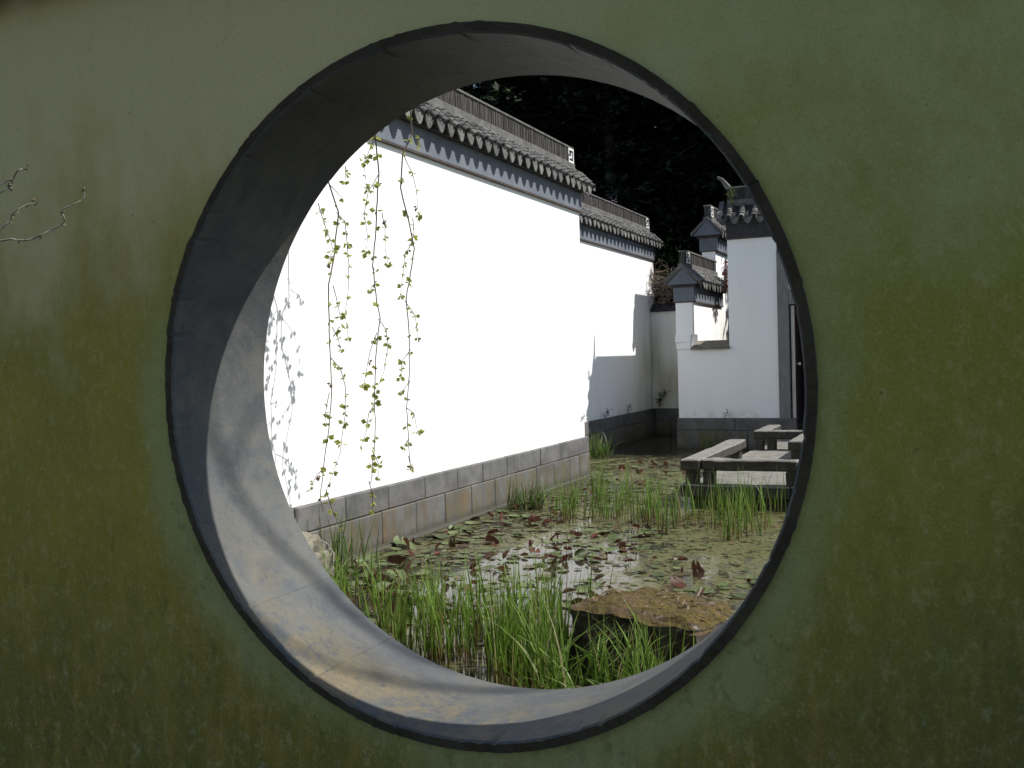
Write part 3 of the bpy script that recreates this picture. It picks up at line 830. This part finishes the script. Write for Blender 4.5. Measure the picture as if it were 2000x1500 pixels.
tuft(-2.92, 3.62, 60, .35, .62, 'upright grass tuft beside the boulder at the near wall foot', 53, .09, .5)
tuft(-2.3, 13.30, 60, .25, .55, 'dark grass tuft growing against the foot of the gate house', 54, .12, .6)
tuft(-2.25, 2.75, 110, .25, .50, 'grass tuft just inside the lower left gate rim', 55, .16, .8, 'reed')

# ------------------------------------------------------------------ water lilies
def pad_mesh(name, mat, kind, seed):
    r = random.Random(seed); m = MB(); n = 18; vv = [(0, 0, 0)]; rings = (.5, 1.0)
    notch = .22
    for rg in rings:
        for k in range(n + 1):
            a = notch + (2 * math.pi - 2 * notch) * k / n
            q = rg * (1 + .05 * math.sin(3 * a + seed) + r.uniform(-.02, .02) * (rg > .9))
            x, y = q * math.cos(a), q * math.sin(a) * .92
            z = 0
            if kind == 'flat': z = .03 * rg * math.sin(2 * a + seed)
            elif kind == 'cup': z = .30 * rg ** 2 * (.6 + .4 * math.sin(a + seed))
            elif kind == 'fold': z = 0
            elif kind == 'curl': z = .55 * max(0, x - .1) ** 1.4
            elif kind == 'tilt': z = .02 * math.sin(4 * a)
            p = Vector((x, y, z))
            if kind == 'fold':
                w = 1.15 * y                      # roll the two halves up around the x axis
                p = Vector((x, math.sin(w) * .62, (1 - math.cos(w)) * .95))
            if kind == 'scroll':
                w = 2.6 * y; rad = .33
                p = Vector((x * .95, math.sin(w) * rad, rad - math.cos(w) * rad))
            vv.append(tuple(p))
    ff = []
    for k in range(n):
        ff.append((0, 1 + k, 2 + k))
        ff.append((1 + k, 2 + n + k, 3 + n + k, 2 + k))
    m.add(vv, ff)
    if kind in ('tilt', 'fold', 'scroll', 'curl'):
        m.tube([(0, 0, 0), (.05, .0, -.5), (.02, .02, -1.0)], .035, .035, 4, 1)
    return m.mesh(name, [mat, MAT['stem']], True)
PADS = {k: [] for k in ('flat', 'up')}
for i in range(3):
    PADS['flat'] += [pad_mesh('leaf', MAT['pad'], 'flat', i), pad_mesh('leaf', MAT['pad'], 'cup', i + 5)]
PADS['flat'] += [pad_mesh('leaf', MAT['padbrown'], 'flat', 20)]
for i, k in enumerate(('fold', 'scroll', 'curl', 'tilt', 'fold', 'scroll')):
    PADS['up'].append(pad_mesh('leaf', (MAT['padred'], MAT['padbrown'], MAT['padred'])[i % 3], k, 30 + i))
GREENUP = [pad_mesh('leaf', MAT['pad'], k, 50) for k in ('curl', 'tilt', 'fold')]
pr = random.Random(61)
def lily(label, x0, x1, y0, y1, nflat, nup, ngreen=0, smin=.05, smax=.10, keep=None):
    o = thing('water_lily', label, 'water lily', ((x0 + x1) / 2, (y0 + y1) / 2, ZW), 0, 'water lilies in the pond')
    cx, cy = (x0 + x1) / 2, (y0 + y1) / 2
    def spot():
        for _ in range(200):
            x, y = pr.uniform(x0, x1), pr.uniform(y0, y1)
            if keep is None or keep(x, y): return x - cx, y - cy
        return 0, 0
    for _ in range(nflat):
        x, y = spot()
        put('leaf', pr.choice(PADS['flat']), o, (x, y, .004 + pr.uniform(0, .006)), (pr.gauss(0, .03), pr.gauss(0, .03), pr.uniform(0, 6.28)), pr.uniform(smin, smax) * .82)
    for i in range(nup + ngreen):
        x, y = spot(); s = pr.uniform(smin, smax) * (.72 if i < nup else 1.1)
        me = pr.choice(PADS['up']) if i < nup else pr.choice(GREENUP)
        put('leaf', me, o, (x, y, pr.uniform(.01, .045)), (pr.gauss(0, .55), pr.gauss(0, .55), pr.uniform(0, 6.28)), s)
    return o
lily('water lily with large green pads crowding the near end of the long wall', -2.95, -2.15, 3.1, 3.95, 34, 5, 14, .05, .105)
lily('water lily with olive pads along the middle foot of the long wall', -2.98, -2.1, 4.0, 5.6, 84, 15, 10, .035, .085)
lily('water lily with red brown folded leaves along the far foot of the long wall', -2.98, -1.9, 5.6, 8.4, 84, 20, 6, .035, .085)
lily('water lily with red curled leaves in the bright middle of the pond', -2.05, -1.05, 3.3, 4.9, 56, 26, 6, .03, .08)
lily('water lily with raised red leaves right of the middle, behind the mossy rock', -1.0, .45, 3.1, 4.7, 40, 24, 4, .03, .09)
lily('water lily with brown pads between the mid pond and the reed bed', -1.9, -.9, 4.9, 6.0, 60, 17, 4, .03, .08)
lily('water lily leaves dotted round the reeds by the lower left rim', -2.1, -.9, 2.4, 3.2, 26, 10, 5, .035, .095)
lily('water lily with small red leaves far back near the set back wall', -2.9, -1.3, 7.4, 11.6, 110, 30, 0, .04, .085)

# bits of dead leaf and stem floating on the pond
m = MB(); dr_ = random.Random(65)
for i in range(2600):
    x, y = dr_.uniform(-3.0, .6), dr_.uniform(2.2, 11.8)
    a = dr_.uniform(0, 6.28); l = dr_.uniform(.006, .026) if dr_.random() < .6 else dr_.uniform(.02, .05); w = l * dr_.uniform(.12, .65); c, s = math.cos(a), math.sin(a)
    z = ZW + .003 + dr_.uniform(0, .003); tl = dr_.uniform(-.002, .018) if dr_.random() < .4 else .001
    ring_ = []
    for q in range(7):
        e = q / 7 * 6.283; uu, ww = l * math.cos(e) * dr_.uniform(.85, 1.1), w * math.sin(e)
        ring_.append((x + c * uu - s * ww, y + s * uu + c * ww, z + tl * max(0, math.cos(e))))
    m.add(ring_, [tuple(range(7))], 1 if dr_.random() < .45 else 0)
tag(m.build('floating_debris', [MAT['debris'], MAT['pad']]), 'dead leaf bits and scraps floating over the pond', 'debris', kind='stuff')

# ------------------------------------------------------------------ weeping tree over the long wall
STRANDS = {
 'A': (-2.452, [
   [(2.967,1.336),(3.042,1.136),(2.964,0.802),(2.928,0.629),(2.937,0.324),(2.919,0.114),(2.887,-0.113),(2.852,-0.339),(2.804,-0.618),(2.772,-0.803),(2.773,-0.897)],
   [(2.920,0.133),(3.022,0.065),(3.076,-0.063),(3.066,-0.258),(3.024,-0.391),(2.990,-0.524),(2.900,-0.648),(2.795,-0.787)],
   [(3.042,1.136),(3.165,1.083),(3.202,0.940),(3.217,0.784),(3.188,0.565),(3.146,0.445),(3.178,0.269)],
   [(2.805,-0.600),(2.708,-0.645),(2.612,-0.725)],
   [(2.887,-0.104),(2.793,-0.241),(2.758,-0.304)],
   [(2.966,1.317),(3.104,1.231)],
   [(2.830,1.175),(2.842,1.055),(2.873,0.927),(2.902,0.864),(2.832,0.764)],
   [(2.971,0.631),(2.996,0.498),(3.011,0.345)],
   [(2.945,0.343),(3.034,0.268),(3.090,0.186)],
   [(3.169,1.475),(3.135,1.362)],
   [(2.813,-0.752),(2.843,-0.908),(2.879,-1.028)],
 ]),
 'B': (-2.422, [
   [(3.491,1.739),(3.560,1.486),(3.513,1.009),(3.445,0.799),(3.448,0.535),(3.487,0.414),(3.444,0.127),(3.436,-0.138),(3.407,-0.381),(3.349,-0.538),(3.292,-0.774)],
   [(3.560,1.486),(3.439,1.345),(3.403,1.179),(3.438,1.001),(3.406,0.897)],
   [(3.582,1.201),(3.646,1.105),(3.664,0.941),(3.698,0.828)],
   [(3.487,0.414),(3.610,0.334),(3.663,0.230),(3.592,0.022),(3.466,-0.139)],
   [(3.462,0.311),(3.373,0.189),(3.308,0.028),(3.266,-0.070)],
   [(3.418,-0.198),(3.346,-0.275),(3.339,-0.396),(3.252,-0.509)],
   [(3.349,-0.538),(3.418,-0.647),(3.394,-0.746)],
   [(3.517,1.733),(3.357,1.533),(3.384,1.357)],
   [(3.437,0.788),(3.499,0.762)],
   [(3.293,-0.754),(3.368,-0.865),(3.380,-0.989)],
   [(3.436,0.656),(3.341,0.607)],
 ]),
 'C': (-2.272, [
   [(3.767,1.920),(3.768,1.795),(3.657,1.630),(3.642,1.381),(3.736,1.124),(3.758,0.938),(3.613,0.555),(3.679,0.288),(3.691,0.016),(3.606,-0.250),(3.600,-0.706)],
   [(3.676,1.613),(3.792,1.508),(3.848,1.390),(3.871,1.203)],
   [(3.762,1.002),(3.593,0.882),(3.505,0.733),(3.457,0.568)],
   [(3.621,0.545),(3.770,0.436),(3.794,0.268)],
   [(3.681,0.183),(3.547,0.102),(3.508,-0.020)],
   [(3.637,-0.065),(3.513,-0.133)],
   [(3.606,-0.250),(3.685,-0.297),(3.710,-0.435)],
   [(3.613,-0.479),(3.510,-0.531)],
   [(3.606,-0.603),(3.662,-0.681)],
   [(3.779,1.839),(3.872,1.795),(3.910,1.728)],
   [(3.772,1.170),(3.799,1.068),(3.761,0.980)],
 ]),
}
TWIGS = [
   [(-1.157,0.485),(-1.096,0.483),(-1.028,0.478),(-0.982,0.484),(-0.950,0.501),(-0.901,0.519),(-0.886,0.550),(-0.851,0.561),(-0.824,0.580),(-0.816,0.604),(-0.793,0.604)],
   [(-1.155,0.518),(-1.129,0.538),(-1.099,0.556),(-1.066,0.566),(-1.040,0.583),(-1.008,0.583),(-0.994,0.591)],
   [(-1.149,0.626),(-1.123,0.636),(-1.101,0.646)],
   [(-1.148,0.648),(-1.111,0.662),(-1.077,0.674),(-1.052,0.681),(-1.041,0.690),(-1.032,0.704)],
]

def leaf_cluster(name, mat, seed, n=3, size=.033):
    r = random.Random(seed); m = MB()
    for _ in range(n):
        d = Vector((r.uniform(-1, 1), r.uniform(-1, 1), r.uniform(-1.1, .5))).normalized()
        s = d.cross(Vector((r.uniform(-1, 1), r.uniform(-1, 1), r.uniform(-1, 1)))).normalized()
        nn = d.cross(s); l = size * r.uniform(.7, 1.2); w = l * .42
        b = d * .003
        m.add([b, b + d * l * .45 + s * w + nn * .004, b + d * l, b + d * l * .45 - s * w + nn * .004, b + d * l * .5 - nn * .002],
              [(0, 1, 4), (1, 2, 4), (2, 3, 4), (3, 0, 4)])
    return m.mesh(name, mat)
LEAVES = [leaf_cluster('leaf', MAT['spring'], i, 4) for i in range(5)] + [leaf_cluster('leaf', MAT['bud'], 9, 2, .022)]
wt = thing('weeping_tree', 'weeping tree behind the long wall, its thin budding branches hanging in front of it', 'tree', (-4.9, 1.9, -1.66))
WB = Vector((-4.9, 1.9, -1.66))
m = MB()
m.tube([Vector(p) - WB for p in ((-4.9, 1.9, -1.7), (-4.86, 1.95, 0), (-4.7, 2.1, 2.0), (-4.35, 2.4, 3.6))], .13, .075, 9)
m.build('trunk', MAT['bark'], wt, True)
lr = random.Random(71)
tops = {}
for key, top in (('A', (-2.45, 2.95, 3.35)), ('B', (-2.42, 3.48, 3.45)), ('C', (-2.27, 3.77, 3.30))):
    m = MB(); t = Vector(top)
    m.tube([Vector((-4.36, 2.4, 3.55)) - WB, Vector((-3.7, 2.6 + lr.uniform(0, .3), 4.05)) - WB, Vector((-2.95, t.y - .25, 4.0)) - WB, t + Vector((-.12, -.05, .35)) - WB, t - WB], .05, .010, 7)
    m.build('limb', MAT['bark'], wt, True); tops[key] = t
for key, (xs, lines) in STRANDS.items():
    m = MB(); pts_all = []
    for li, line in enumerate(lines):
        P3 = []
        ph = lr.uniform(0, 6)
        for i, (y, z) in enumerate(line):
            off = (.02 * math.sin(i * 1.3 + ph)) if li == 0 else (.012 + .05 * math.sin(ph)) * min(1, i / 2)
            P3.append(Vector((xs + off, y, z)))
        if li == 0:
            t = tops[key]; P3 = [t, (t + P3[0]) / 2 + Vector((.02, .03, 0))] + P3
        # resample with a little kink
        Q = []
        for a, b in zip(P3[:-1], P3[1:]):
            k = max(2, int((b - a).length / .06))
            for j in range(k):
                f = j / k
                kk = Vector((lr.uniform(-1, 1), lr.uniform(-1, 1), lr.uniform(-1, 1))) * (.0035 if j else 0)
                Q.append(a.lerp(b, f) + kk)
        Q.append(P3[-1])
        m.tube([q - WB for q in Q], .0082 if li == 0 else .0036, .0028 if li == 0 else .0016, 5)
        pts_all.append((li, Q))
    hb_ = m.build('hanging_branch', MAT['twig'], wt)
    tag(hb_, {'A': 'leftmost of the three hanging branches', 'B': 'middle hanging branch with the fullest leaves', 'C': 'rightmost hanging branch'}[key])
    for li, Q in pts_all:
        acc = 0; nxt = lr.uniform(.03, .10); step = .14 if li == 0 else .058
        for a, b in zip(Q[:-1], Q[1:]):
            acc += (b - a).length
            if acc > nxt and b.z < 1.95:
                nxt = acc + step * lr.uniform(.5, 1.6)
                me = lr.choice(LEAVES)
                o = put('leaf', me, hb_, b - WB, (lr.uniform(-.5, .5), lr.uniform(-.5, .5), lr.uniform(0, 6.28)), lr.uniform(.8, 1.6))
        if li: put('leaf', lr.choice(LEAVES[:5]), hb_, Q[-1] - WB, (0, 0, lr.uniform(0, 6)), lr.uniform(.8, 1.3))

# ------------------------------------------------------------------ budding shrub left, on the camera side of the gate wall
bs = thing('budding_shrub', 'bare shrub with thin budding twigs reaching in from the left before the stained wall', 'shrub', (-1.75, -.72, -1.5))
BB = Vector((-1.75, -.72, -1.5))
m = MB()
m.tube([(0, 0, -.02), (.02, .03, .8), (.10, .06, 1.4), (.22, .10, 1.75), (.32, .11, 2.05)], .016, .006, 7)
m.build('stem', MAT['bark'], bs, True)
roots = [(-1.56, -.65, .10), (-1.50, -.63, .22), (-1.44, -.62, .52), (-1.44, -.61, .55)]
tr_ = random.Random(81)
for rt_, line in zip(roots, TWIGS):
    m = MB(); P3 = [Vector((x, -.60 + .012 * math.sin(i * 1.7), z)) for i, (x, z) in enumerate(line)]; P3 = [P3[0] + (P3[0] - P3[1]).normalized() * .34 + Vector((0, 0, -.05))] + P3
    Q = []
    for i in range(len(P3) - 1):
        a, b, c, d = P3[max(i - 1, 0)], P3[i], P3[i + 1], P3[min(i + 2, len(P3) - 1)]
        for j in range(5):
            t = j / 5
            Q.append(.5 * ((2 * b) + (c - a) * t + (2 * a - 5 * b + 4 * c - d) * t * t + (3 * b - a - 3 * c + d) * t ** 3))
    Q.append(P3[-1])
    m.tube([p - BB for p in Q], .0030, .0015, 6)
    tw = m.build('twig', MAT['palet'], bs)
    for i, p in enumerate(P3[2:]):
        if tr_.random() < .8:
            put('bud', LEAVES[5], tw, p - BB, (tr_.uniform(-1, 1), tr_.uniform(-1, 1), tr_.uniform(0, 6)), .45)

# ------------------------------------------------------------------ wisteria tangle over the corner wall
ws = thing('wisteria', 'bare tangled wisteria vines with a few mauve blossoms spilling over the corner wall', 'climber', (-3.85, 16.75, -1.66))
WS = Vector((-3.85, 16.75, -1.66)); vr = random.Random(91)
m = MB(); m.tube([Vector(p) - WS for p in ((-3.85, 16.85, -1.66), (-3.8, 16.9, 0), (-3.9, 16.85, 1.2))], .05, .035, 7); m.build('trunk', MAT['bark'], ws, True)
m = MB(); ends = []
for i in range(120):
    p = Vector((vr.uniform(-4.15, -3.65), vr.uniform(16.45, 16.95), vr.uniform(1.15, 1.75)))
    d = Vector((vr.uniform(-1, 1), vr.uniform(-1, .4), vr.uniform(-.3, 1))).normalized(); Q = []
    for k in range(9):
        Q.append(p - WS); p = p + d * .075
        d = (d + Vector((vr.uniform(-1, 1), vr.uniform(-1, 1), vr.uniform(-1, 1))) * .45 + Vector((0, -.03, -.10)) + (Vector((-3.92, 16.65, 1.5)) - p) * .25).normalized()
    m.tube(Q, vr.uniform(.004, .011), .002, 4); ends.append(p)
m.build('vine', MAT['vine'], ws)
m = MB()
for p in ends[:34]:
    p = Vector((p.x - .15, p.y - .1, min(p.z, 1.5)))
    for _ in range(10):
        q = p - WS + Vector((vr.gauss(0, .035), vr.gauss(0, .035), -vr.uniform(0, .14))); s = .014
        a = Vector((vr.uniform(-1, 1), vr.uniform(-1, 1), vr.uniform(-1, 1))).normalized() * s; b = a.cross(Vector((.3, .5, .8))).normalized() * s
        m.add([q, q + a, q + a + b, q + b], [(0, 1, 2, 3)])
tag(m.build('blossom', MAT['blossom'], ws), kind='stuff')
# blossoms caught on the set back wall's ridge
def bloom_sprig(name, label, pts, seed, mats=('vine', 'blossom'), n=26, s=.018):
    r = random.Random(seed); base = Vector(pts[0])
    o = thing(name, label, 'plant', base)
    m = MB(); m.tube([Vector(p) - base for p in pts], .005, .002, 5); m.build('stem', MAT[mats[0]], o)
    m = MB()
    for _ in range(n):
        f = r.uniform(.15, 1) * (len(pts) - 1); i = min(int(f), len(pts) - 2)
        q = Vector(pts[i]).lerp(Vector(pts[i + 1]), f - i) - base + Vector((r.gauss(0, .03), r.gauss(0, .03), r.gauss(0, .03)))
        a = Vector((r.uniform(-1, 1), r.uniform(-1, 1), r.uniform(-1, 1))).normalized() * s * r.uniform(.6, 1.3); b = a.cross(Vector((.3, .5, .8))).normalized() * s * .6
        m.add([q, q + a * .5 + b, q + a, q + a * .5 - b], [(0, 1, 2, 3)])
    m.build('leaves' if mats[1] != 'blossom' else 'blossom', MAT[mats[1]], o)
bloom_sprig('wisteria_sprig', 'mauve blossom sprig hanging over the ridge where the set back wall begins', [(-4.30, 12.95, 2.92), (-4.20, 12.95, 2.90), (-4.16, 12.98, 2.75), (-4.10, 13.0, 2.62)], 1, n=40)
bloom_sprig('wisteria_sprig', 'small mauve blossom sprig on top of the set back ridge, midway', [(-4.34, 14.6, 2.90), (-4.30, 14.6, 2.97), (-4.26, 14.7, 2.95)], 2, n=30)
bloom_sprig('wall_weed', 'dark leafy weed rooted in the shaded corner above the stone foot', [(-4.02, 16.42, -.98), (-4.0, 16.36, -.85), (-3.95, 16.33, -.70), (-3.85, 16.30, -.66)], 3, ('twig', 'needle'), 150, .030)
bloom_sprig('wall_weed', 'small weed on the stone foot of the set back wall, nearest the long wall', [(-4.13, 13.4, -.98), (-4.11, 13.4, -.90), (-4.09, 13.45, -.86)], 4, ('twig', 'needle'), 60, .022)
bloom_sprig('wall_weed', 'small weed on the stone foot of the set back wall, halfway to the corner', [(-4.13, 14.7, -.98), (-4.11, 14.7, -.88), (-4.10, 14.75, -.82)], 5, ('twig', 'needle'), 50, .022)
bloom_sprig('wall_weed', 'tiny two leaved weed sprouting from the gate house stone foot', [(-2.12, YB - .03, -.99), (-2.12, YB - .05, -.93), (-2.05, YB - .05, -.89)], 6, ('twig', 'needle'), 24, .022)
bloom_sprig('wall_weed', 'tiny green weed sticking out of the sunlit end of the long wall', [(XW + .0, 9.70, -.72), (XW + .04, 9.70, -.70), (XW + .06, 9.62, -.70)], 7, ('twig', 'shrub'), 26, .022)
bloom_sprig('wall_weed', 'small weed growing through the tiles of the gate house roof ridge', [(-1.93, YB - .02, 2.55), (-1.93, YB - .08, 2.68), (-1.90, YB - .1, 2.76)], 8, ('twig', 'shrub'), 40, .04)

# ------------------------------------------------------------------ trees
def conifer_meshes(seed, Ht=15.0, Rb=3.3, nb=300, per=58, leaf=.20):
    r = random.Random(seed)
    tr = MB(); tr.tube([(0, 0, 0), (.05, .03, Ht * .3), (-.04, .05, Ht * .65), (0, 0, Ht)], .26, .03, 9)
    cr = MB(); lm = MB()
    for i in range(nb):
        f = (i + r.random()) / nb
        z = .35 + (Ht - .5) * f
        Lb = Rb * (1 - f) ** .65 * r.uniform(.55, 1.1) + .25
        a = r.uniform(0, 6.283); ca, sa = math.cos(a), math.sin(a)
        dr_ = r.uniform(.05, .45)
        end = Vector((ca * Lb, sa * Lb, z - dr_ * Lb * .55))
        mid_ = Vector((ca * Lb * .5, sa * Lb * .5, z + .05 * Lb))
        if i % 2 == 0: lm.tube([(0, 0, z), mid_, end], .035 * (1 - f) + .012, .006, 4)
        for _ in range(per):
            t = r.uniform(.12, 1) ** .8
            p = (Vector((0, 0, z)).lerp(mid_, t * 2) if t < .5 else mid_.lerp(end, t * 2 - 1))
            w = .30 * (1.15 - t * .6)
            p = p + Vector((r.gauss(0, w), r.gauss(0, w), r.gauss(-.06, .13)))
            d = Vector((ca + r.gauss(0, .6), sa + r.gauss(0, .6), r.gauss(-.35, .35))).normalized()
            s = d.cross(Vector((r.uniform(-.4, .4), r.uniform(-.4, .4), 1))).normalized()
            l = leaf * r.uniform(.6, 1.5); ww = l * r.uniform(.25, .45)
            cr.add([p, p + d * l * .5 + s * ww, p + d * l, p + d * l * .5 - s * ww], [(0, 1, 2, 3)])
    return tr.mesh('trunk', MAT['bark'], True), lm.mesh('limbs', MAT['bark']), cr.mesh('crown', MAT['needle'])
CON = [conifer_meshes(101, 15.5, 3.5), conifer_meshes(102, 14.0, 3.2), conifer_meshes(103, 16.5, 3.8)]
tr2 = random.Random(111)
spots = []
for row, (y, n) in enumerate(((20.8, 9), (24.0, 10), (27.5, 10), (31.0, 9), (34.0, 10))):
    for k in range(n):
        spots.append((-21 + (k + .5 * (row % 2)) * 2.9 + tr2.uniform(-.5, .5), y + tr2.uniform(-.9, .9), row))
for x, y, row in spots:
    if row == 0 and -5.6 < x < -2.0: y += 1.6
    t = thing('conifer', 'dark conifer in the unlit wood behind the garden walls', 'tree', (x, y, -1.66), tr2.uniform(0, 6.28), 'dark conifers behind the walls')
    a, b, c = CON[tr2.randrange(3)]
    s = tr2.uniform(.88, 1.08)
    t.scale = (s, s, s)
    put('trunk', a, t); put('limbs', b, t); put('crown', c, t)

def shrub_thing(name, label, loc, rx, rz_, n, mat, seed, leaf=.07, nst=7):
    r = random.Random(seed); o = thing(name, label, 'shrub', loc)
    m = MB()
    for _ in range(nst):
        a = r.uniform(0, 6.28); q = r.uniform(.3, .8)
        m.tube([(0, 0, 0), (math.cos(a) * rx * q * .4, math.sin(a) * rx * q * .4, rz_ * .5), (math.cos(a) * rx * q, math.sin(a) * rx * q, rz_ * r.uniform(.7, .95))], .03, .006, 5)
    m.build('stems', MAT['bark'], o)
    m = MB()
    for _ in range(n):
        u = Vector((r.gauss(0, 1), r.gauss(0, 1), r.gauss(0, 1))).normalized() * r.uniform(.45, 1) ** .6
        k = 1 + .35 * mnoise.noise(u * 2.2 + Vector((seed, 0, 0)))
        hz = (.45, .58) if name != 'red_maple' else (.11, .95)
        p = Vector((u.x * rx * k, u.y * rx * k, rz_ * hz[1] + u.z * rz_ * hz[0] * k))
        d = Vector((r.gauss(0, 1), r.gauss(0, 1), r.gauss(-.2, .8))).normalized(); s = d.cross(Vector((.2, .4, 1))).normalized()
        l = leaf * r.uniform(.6, 1.4)
        m.add([p, p + d * l * .5 + s * l * .33, p + d * l, p + d * l * .5 - s * l * .33], [(0, 1, 2, 3)])
    m.build('crown', MAT[mat], o)
    return o
shrub_thing('broadleaf_shrub', 'green leafy shrub behind the corner wall, under the dark conifers', (-4.3, 18.6, -1.66), 1.0, 4.2, 3000, 'shrub', 121)
shrub_thing('broadleaf_shrub', 'smaller green shrub between the set back wall and the stepped house wall', (-5.6, 18.3, -1.66), .8, 3.6, 2200, 'shrub', 122)
shrub_thing('red_maple', 'small red leaved maple seen through the gap in the gate house wall', (-2.30, 15.55, -1.45), .22, 3.15, 700, 'redleaf', 123, .05, 2)

# bare tree on the right bank (outside the opening); its branches throw the soft bands on the gate's stone
bt = thing('bare_tree', 'bare branched tree on the right bank, hidden by the gate wall', 'tree', (8.6, 4.4, -1.66))
TB = Vector((8.6, 4.4, -1.66)); btr = random.Random(171)
m = MB(); m.tube([Vector(p) - TB for p in ((8.6, 4.4, -1.7), (8.5, 4.3, 1.5), (8.3, 4.0, 4.0), (8.0, 3.8, 6.2), (7.8, 3.6, 8.5))], .14, .03, 9); m.build('trunk', MAT['bark'], bt, True)
off = Vector((3.27, 1.20, 4.26))
for k, line in enumerate((((4.55, 2.4, 1.6), (3.2, 1.8, 2.5), (2.55, 1.55, 2.85), (2.17, 1.49, 3.17), (1.95, 1.29, 3.57), (1.75, 1.2, 4.0)),
                          ((4.50, 2.3, 2.0), (3.3, 1.7, 2.6), (2.77, 1.44, 2.80), (2.52, 1.24, 2.95), (2.2, 1.05, 3.2)))):
    m = MB(); line = [Vector(p) + off for p in line]
    m.tube([p - TB for p in line], .030, .012, 6)
    for p, q in zip(line[2:-1], line[3:]):
        for _ in range(2):
            s = p.lerp(q, btr.random()); d = Vector((btr.uniform(-1, .3), btr.uniform(-.6, .6), btr.uniform(-.2, 1))).normalized()
            m.tube([s - TB, s + d * .2 - TB, s + d * .38 + Vector((0, 0, .05)) - TB], .010, .004, 5)
    m.build('limb', MAT['bark'], bt, True)
